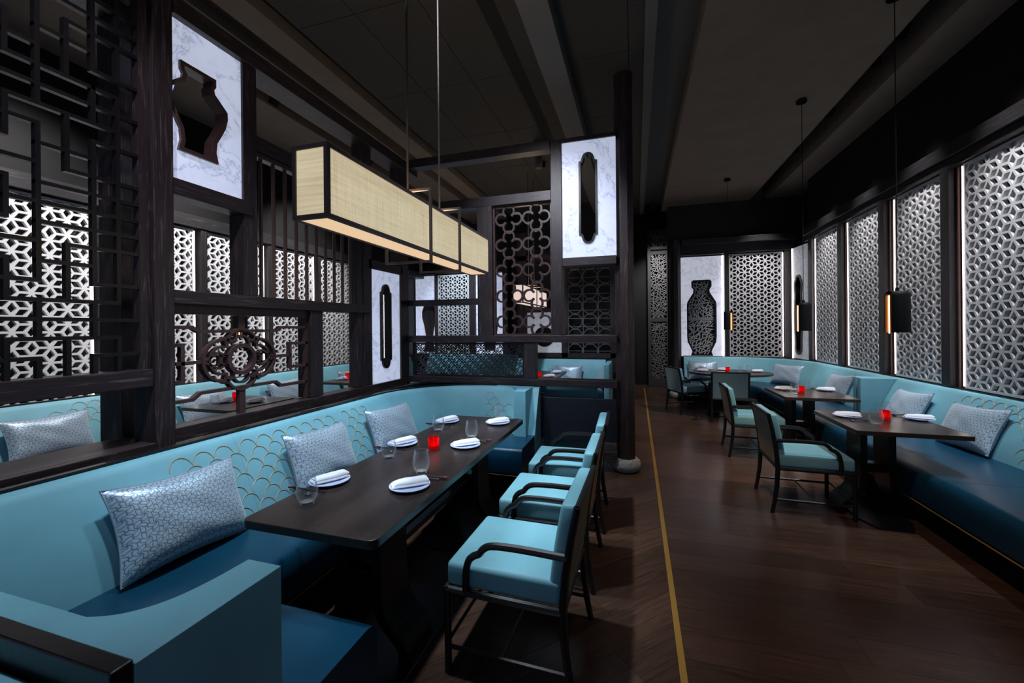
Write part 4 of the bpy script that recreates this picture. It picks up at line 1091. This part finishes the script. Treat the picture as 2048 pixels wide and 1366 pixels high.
put(candle, U['c'], (-1.50, 6.46, TZ), 0, 'red votive candle on the table behind the divider screen', 'red votive candles')

# ================================================================== LIGHT FITTINGS
RODM = plain('dark bronze rod', (.03, .021, .018), .5)
UPGLOW = emitter('glow sheet in lantern top', (1, .76, .50), 15.0)  # unseen glowing sheet added in the lantern top to warm ceiling and slats
def lantern(x0, x1, y0, y1, z0, z1, loops, label, shade, ztop=ZC - .005, fr=.018):
    t = empty('box_lantern', ((x0 + x1) / 2, (y0 + y1) / 2, z0), 0, label, 'lamp')
    def b_(name, mat, *a, **k): return rel(t, MB().box(*a), name, mat, **k)
    i = .006
    b_('shade_panel', shade, x1 - i - .003, x1 - i, y0 + fr, y1 - fr, z0 + fr, z1 - fr); b_('shade_panel', shade, x0 + i, x0 + i + .003, y0 + fr, y1 - fr, z0 + fr, z1 - fr)
    b_('shade_panel', shade, x0 + fr, x1 - fr, y0 + i, y0 + i + .003, z0 + fr, z1 - fr); b_('shade_panel', shade, x0 + fr, x1 - fr, y1 - i - .003, y1 - i, z0 + fr, z1 - fr)
    b_('diffuser', DIFFU if shade is SHADE else SHADE2, x0 + fr * .8, x1 - fr * .8, y0 + fr, y1 - fr, z0 + .004, z0 + .007)
    b_('top_glow_sheet', UPGLOW, x0 + fr, x1 - fr, y0 + fr, y1 - fr, z1 - .06, z1 - .056)
    for x in (x0, x1 - fr):
        for y in (y0, y1 - fr): b_('frame_bar', BRONZE, x, x + fr, y, y + fr, z0, z1)
        for z in (z0, z1 - fr): b_('frame_bar', BRONZE, x, x + fr, y0 + fr, y1 - fr, z, z + fr)
    for y in (y0, y1 - fr):
        for z in (z0, z1 - fr): b_('frame_bar', BRONZE, x0 + fr, x1 - fr, y, y + fr, z, z + fr)
    xc = (x0 + x1) / 2
    for yl in loops:
        rel(t, MB().strip([(xc - .145, z0 - .065), (xc + .145, z0 - .065), (xc + .145, z1 + .045), (xc - .145, z1 + .045)], .013, lambda u, v, d=0: (u, yl + d, v), -.008, .008, True), 'hanger_loop', BRONZE)
        rel(t, MB().tube([(xc, yl, z1 + .045), (xc, yl, ztop)], .0065, 8), 'hanger_rod', RODM, smooth=True)
    return t
lantern(-1.345, -1.17, 1.35, 3.235, 2.0, 2.302, (2.10, 2.50), 'long linen box lantern with bronze frame hung above the long table', SHADE)
lantern(-1.88, -1.70, 6.25, 8.05, 1.95, 2.25, (6.95, 7.35), 'rose white box lantern glowing behind the quatrefoil fretwork', SHADE2)

COPPER = plain('dark copper inside', (.20, .09, .03), .35, metal=.8)
def make_pendant():
    t = empty('pendant_lamp', (0, 0, 0), 0, 'slim dark cylinder pendant', 'lamp')
    r = .082; zt, zb = .34, 0
    # shell wraps three quarters of the way round, a recess with a glowing tube faces one side
    m_ = MB(); n = 26; a0_, a1_ = R(20), R(340); prof = [(r, zb), (r, zt - .035), (r * .93, zt - .012), (r * .75, zt), (.012, zt)]
    o = 0
    for rr_, z in prof:
        for k_ in range(n + 1):
            a = a0_ + (a1_ - a0_) * k_ / n; m_.v.append((rr_ * math.cos(a), rr_ * math.sin(a), z))
    for i in range(len(prof) - 1):
        for k_ in range(n): m_.f.append((i * (n + 1) + k_, i * (n + 1) + k_ + 1, (i + 1) * (n + 1) + k_ + 1, (i + 1) * (n + 1) + k_))
    sh = m_.obj('shell', BLACKM, t, smooth=True)
    x = r * math.cos(R(20)) ; yw = r * math.sin(R(20))
    MB().add([(x, -yw, 0), (x, -yw, zt - .02), (.03, 0, zt - .02), (.03, 0, 0), (x, yw, 0), (x, yw, zt - .02)], [(0, 1, 2, 3), (3, 2, 5, 4)]).obj('copper_recess', COPPER, t)
    MB().tube([(.068, 0, -.006), (.068, 0, zt - .035)], .004, 8).obj('glow_tube', LEDWARM, t)
    MB().lathe([(.0, zt - .002), (.016, zt - .002), (.012, zt + .03), (.0, zt + .03)], 12, close=False).obj('cord_grip', BLACK, t)
    MB().tube([(0, 0, zt + .02), (0, 0, ZC - 1.485)], .004, 6).obj('cord', BLACK, t)
    MB().lathe([(.055, ZC - 1.52), (.055, ZC - 1.49), (.0, ZC - 1.487)], 20, close=False).obj('ceiling_rose', BLACKM, t)
    return t
pend = make_pendant(); pu = []
put(pend, pu, (2.06, 4.15, 1.485), R(198), 'slim black pendant with a glowing slit over the square table by two silver cushions')
put(pend, pu, (1.935, 5.75, 1.485), R(196), 'slim black pendant with a glowing slit over the square table by the bench divider')
put(pend, pu, (1.635, 8.40, 1.485), R(-62), 'slim black pendant with a glowing slit over the oval table')
put(pend, pu, (-4.30, 3.55, 1.485), R(-40), 'slim black pendant with a glowing slit seen beside the cloud medallion')
put(pend, pu, (-4.40, 5.95, 1.485), R(150), 'slim black pendant seen in the open bay beside the slim cartouche')

# spotlights: black tube heads near the ceiling, several added for their light, each with its own lamp
def spot(i, pos, tgt, watts, col, cone, blend, rad):
    d = (Vector(tgt) - Vector(pos)).normalized()
    t = empty('spotlight', pos, 0, 'small black ceiling spotlight put in to light the room', 'spotlight', 'ceiling spotlights')
    q_ = d.to_track_quat('-Z', 'Y'); t.rotation_mode = 'QUATERNION'; t.rotation_quaternion = q_
    MB().lathe([(.052, -.01), (.055, -.01), (.055, .11), (.0, .12)], 16, close=False).obj('lamp_head', BLACKM, t)
    MB().tube([(0, 0, .10), tuple(q_.inverted() @ Vector((0, 0, .26)))], .008, 6).obj('lamp_stem', BLACKM, t)
    ld = bpy.data.lights.new('spot', 'SPOT'); ld.energy = watts; ld.color = col; ld.spot_size = R(cone); ld.spot_blend = blend; ld.shadow_soft_size = rad
    lo = bpy.data.objects.new('lamp_light', ld); COL.objects.link(lo); lo.parent = t; lo.location = (0, 0, -.03)
for i, s_ in enumerate(SPOTS): spot(i, *s_)
def plight(pos, watts, col, rad):
    ld = bpy.data.lights.new('glow', 'POINT'); ld.energy = watts; ld.color = col; ld.shadow_soft_size = rad
    lo = bpy.data.objects.new('lamp_light', ld); COL.objects.link(lo); lo.location = pos
for o in [q_ for q_ in COL.objects if q_.name.startswith('candle_holder')]:
    plight((o.location.x, o.location.y, TZ + .052), .16, (1, .45, .25), .006)
# spotlight head visible beyond the screen
t = empty('spotlight', (-1.35, 5.9, 4.0), 0, 'grey spotlight head on the ceiling behind the top rail', 'spotlight')
MB().lathe([(.0, -.10), (.05, -.10), (.06, 0), (.05, .10), (.0, .11)], 14, close=False).obj('lamp_head', STEEL, t, smooth=True)
MB().box(-.07, .07, -.07, .07, .10, .26).obj('mount', BLACKM, t, bev=.004)
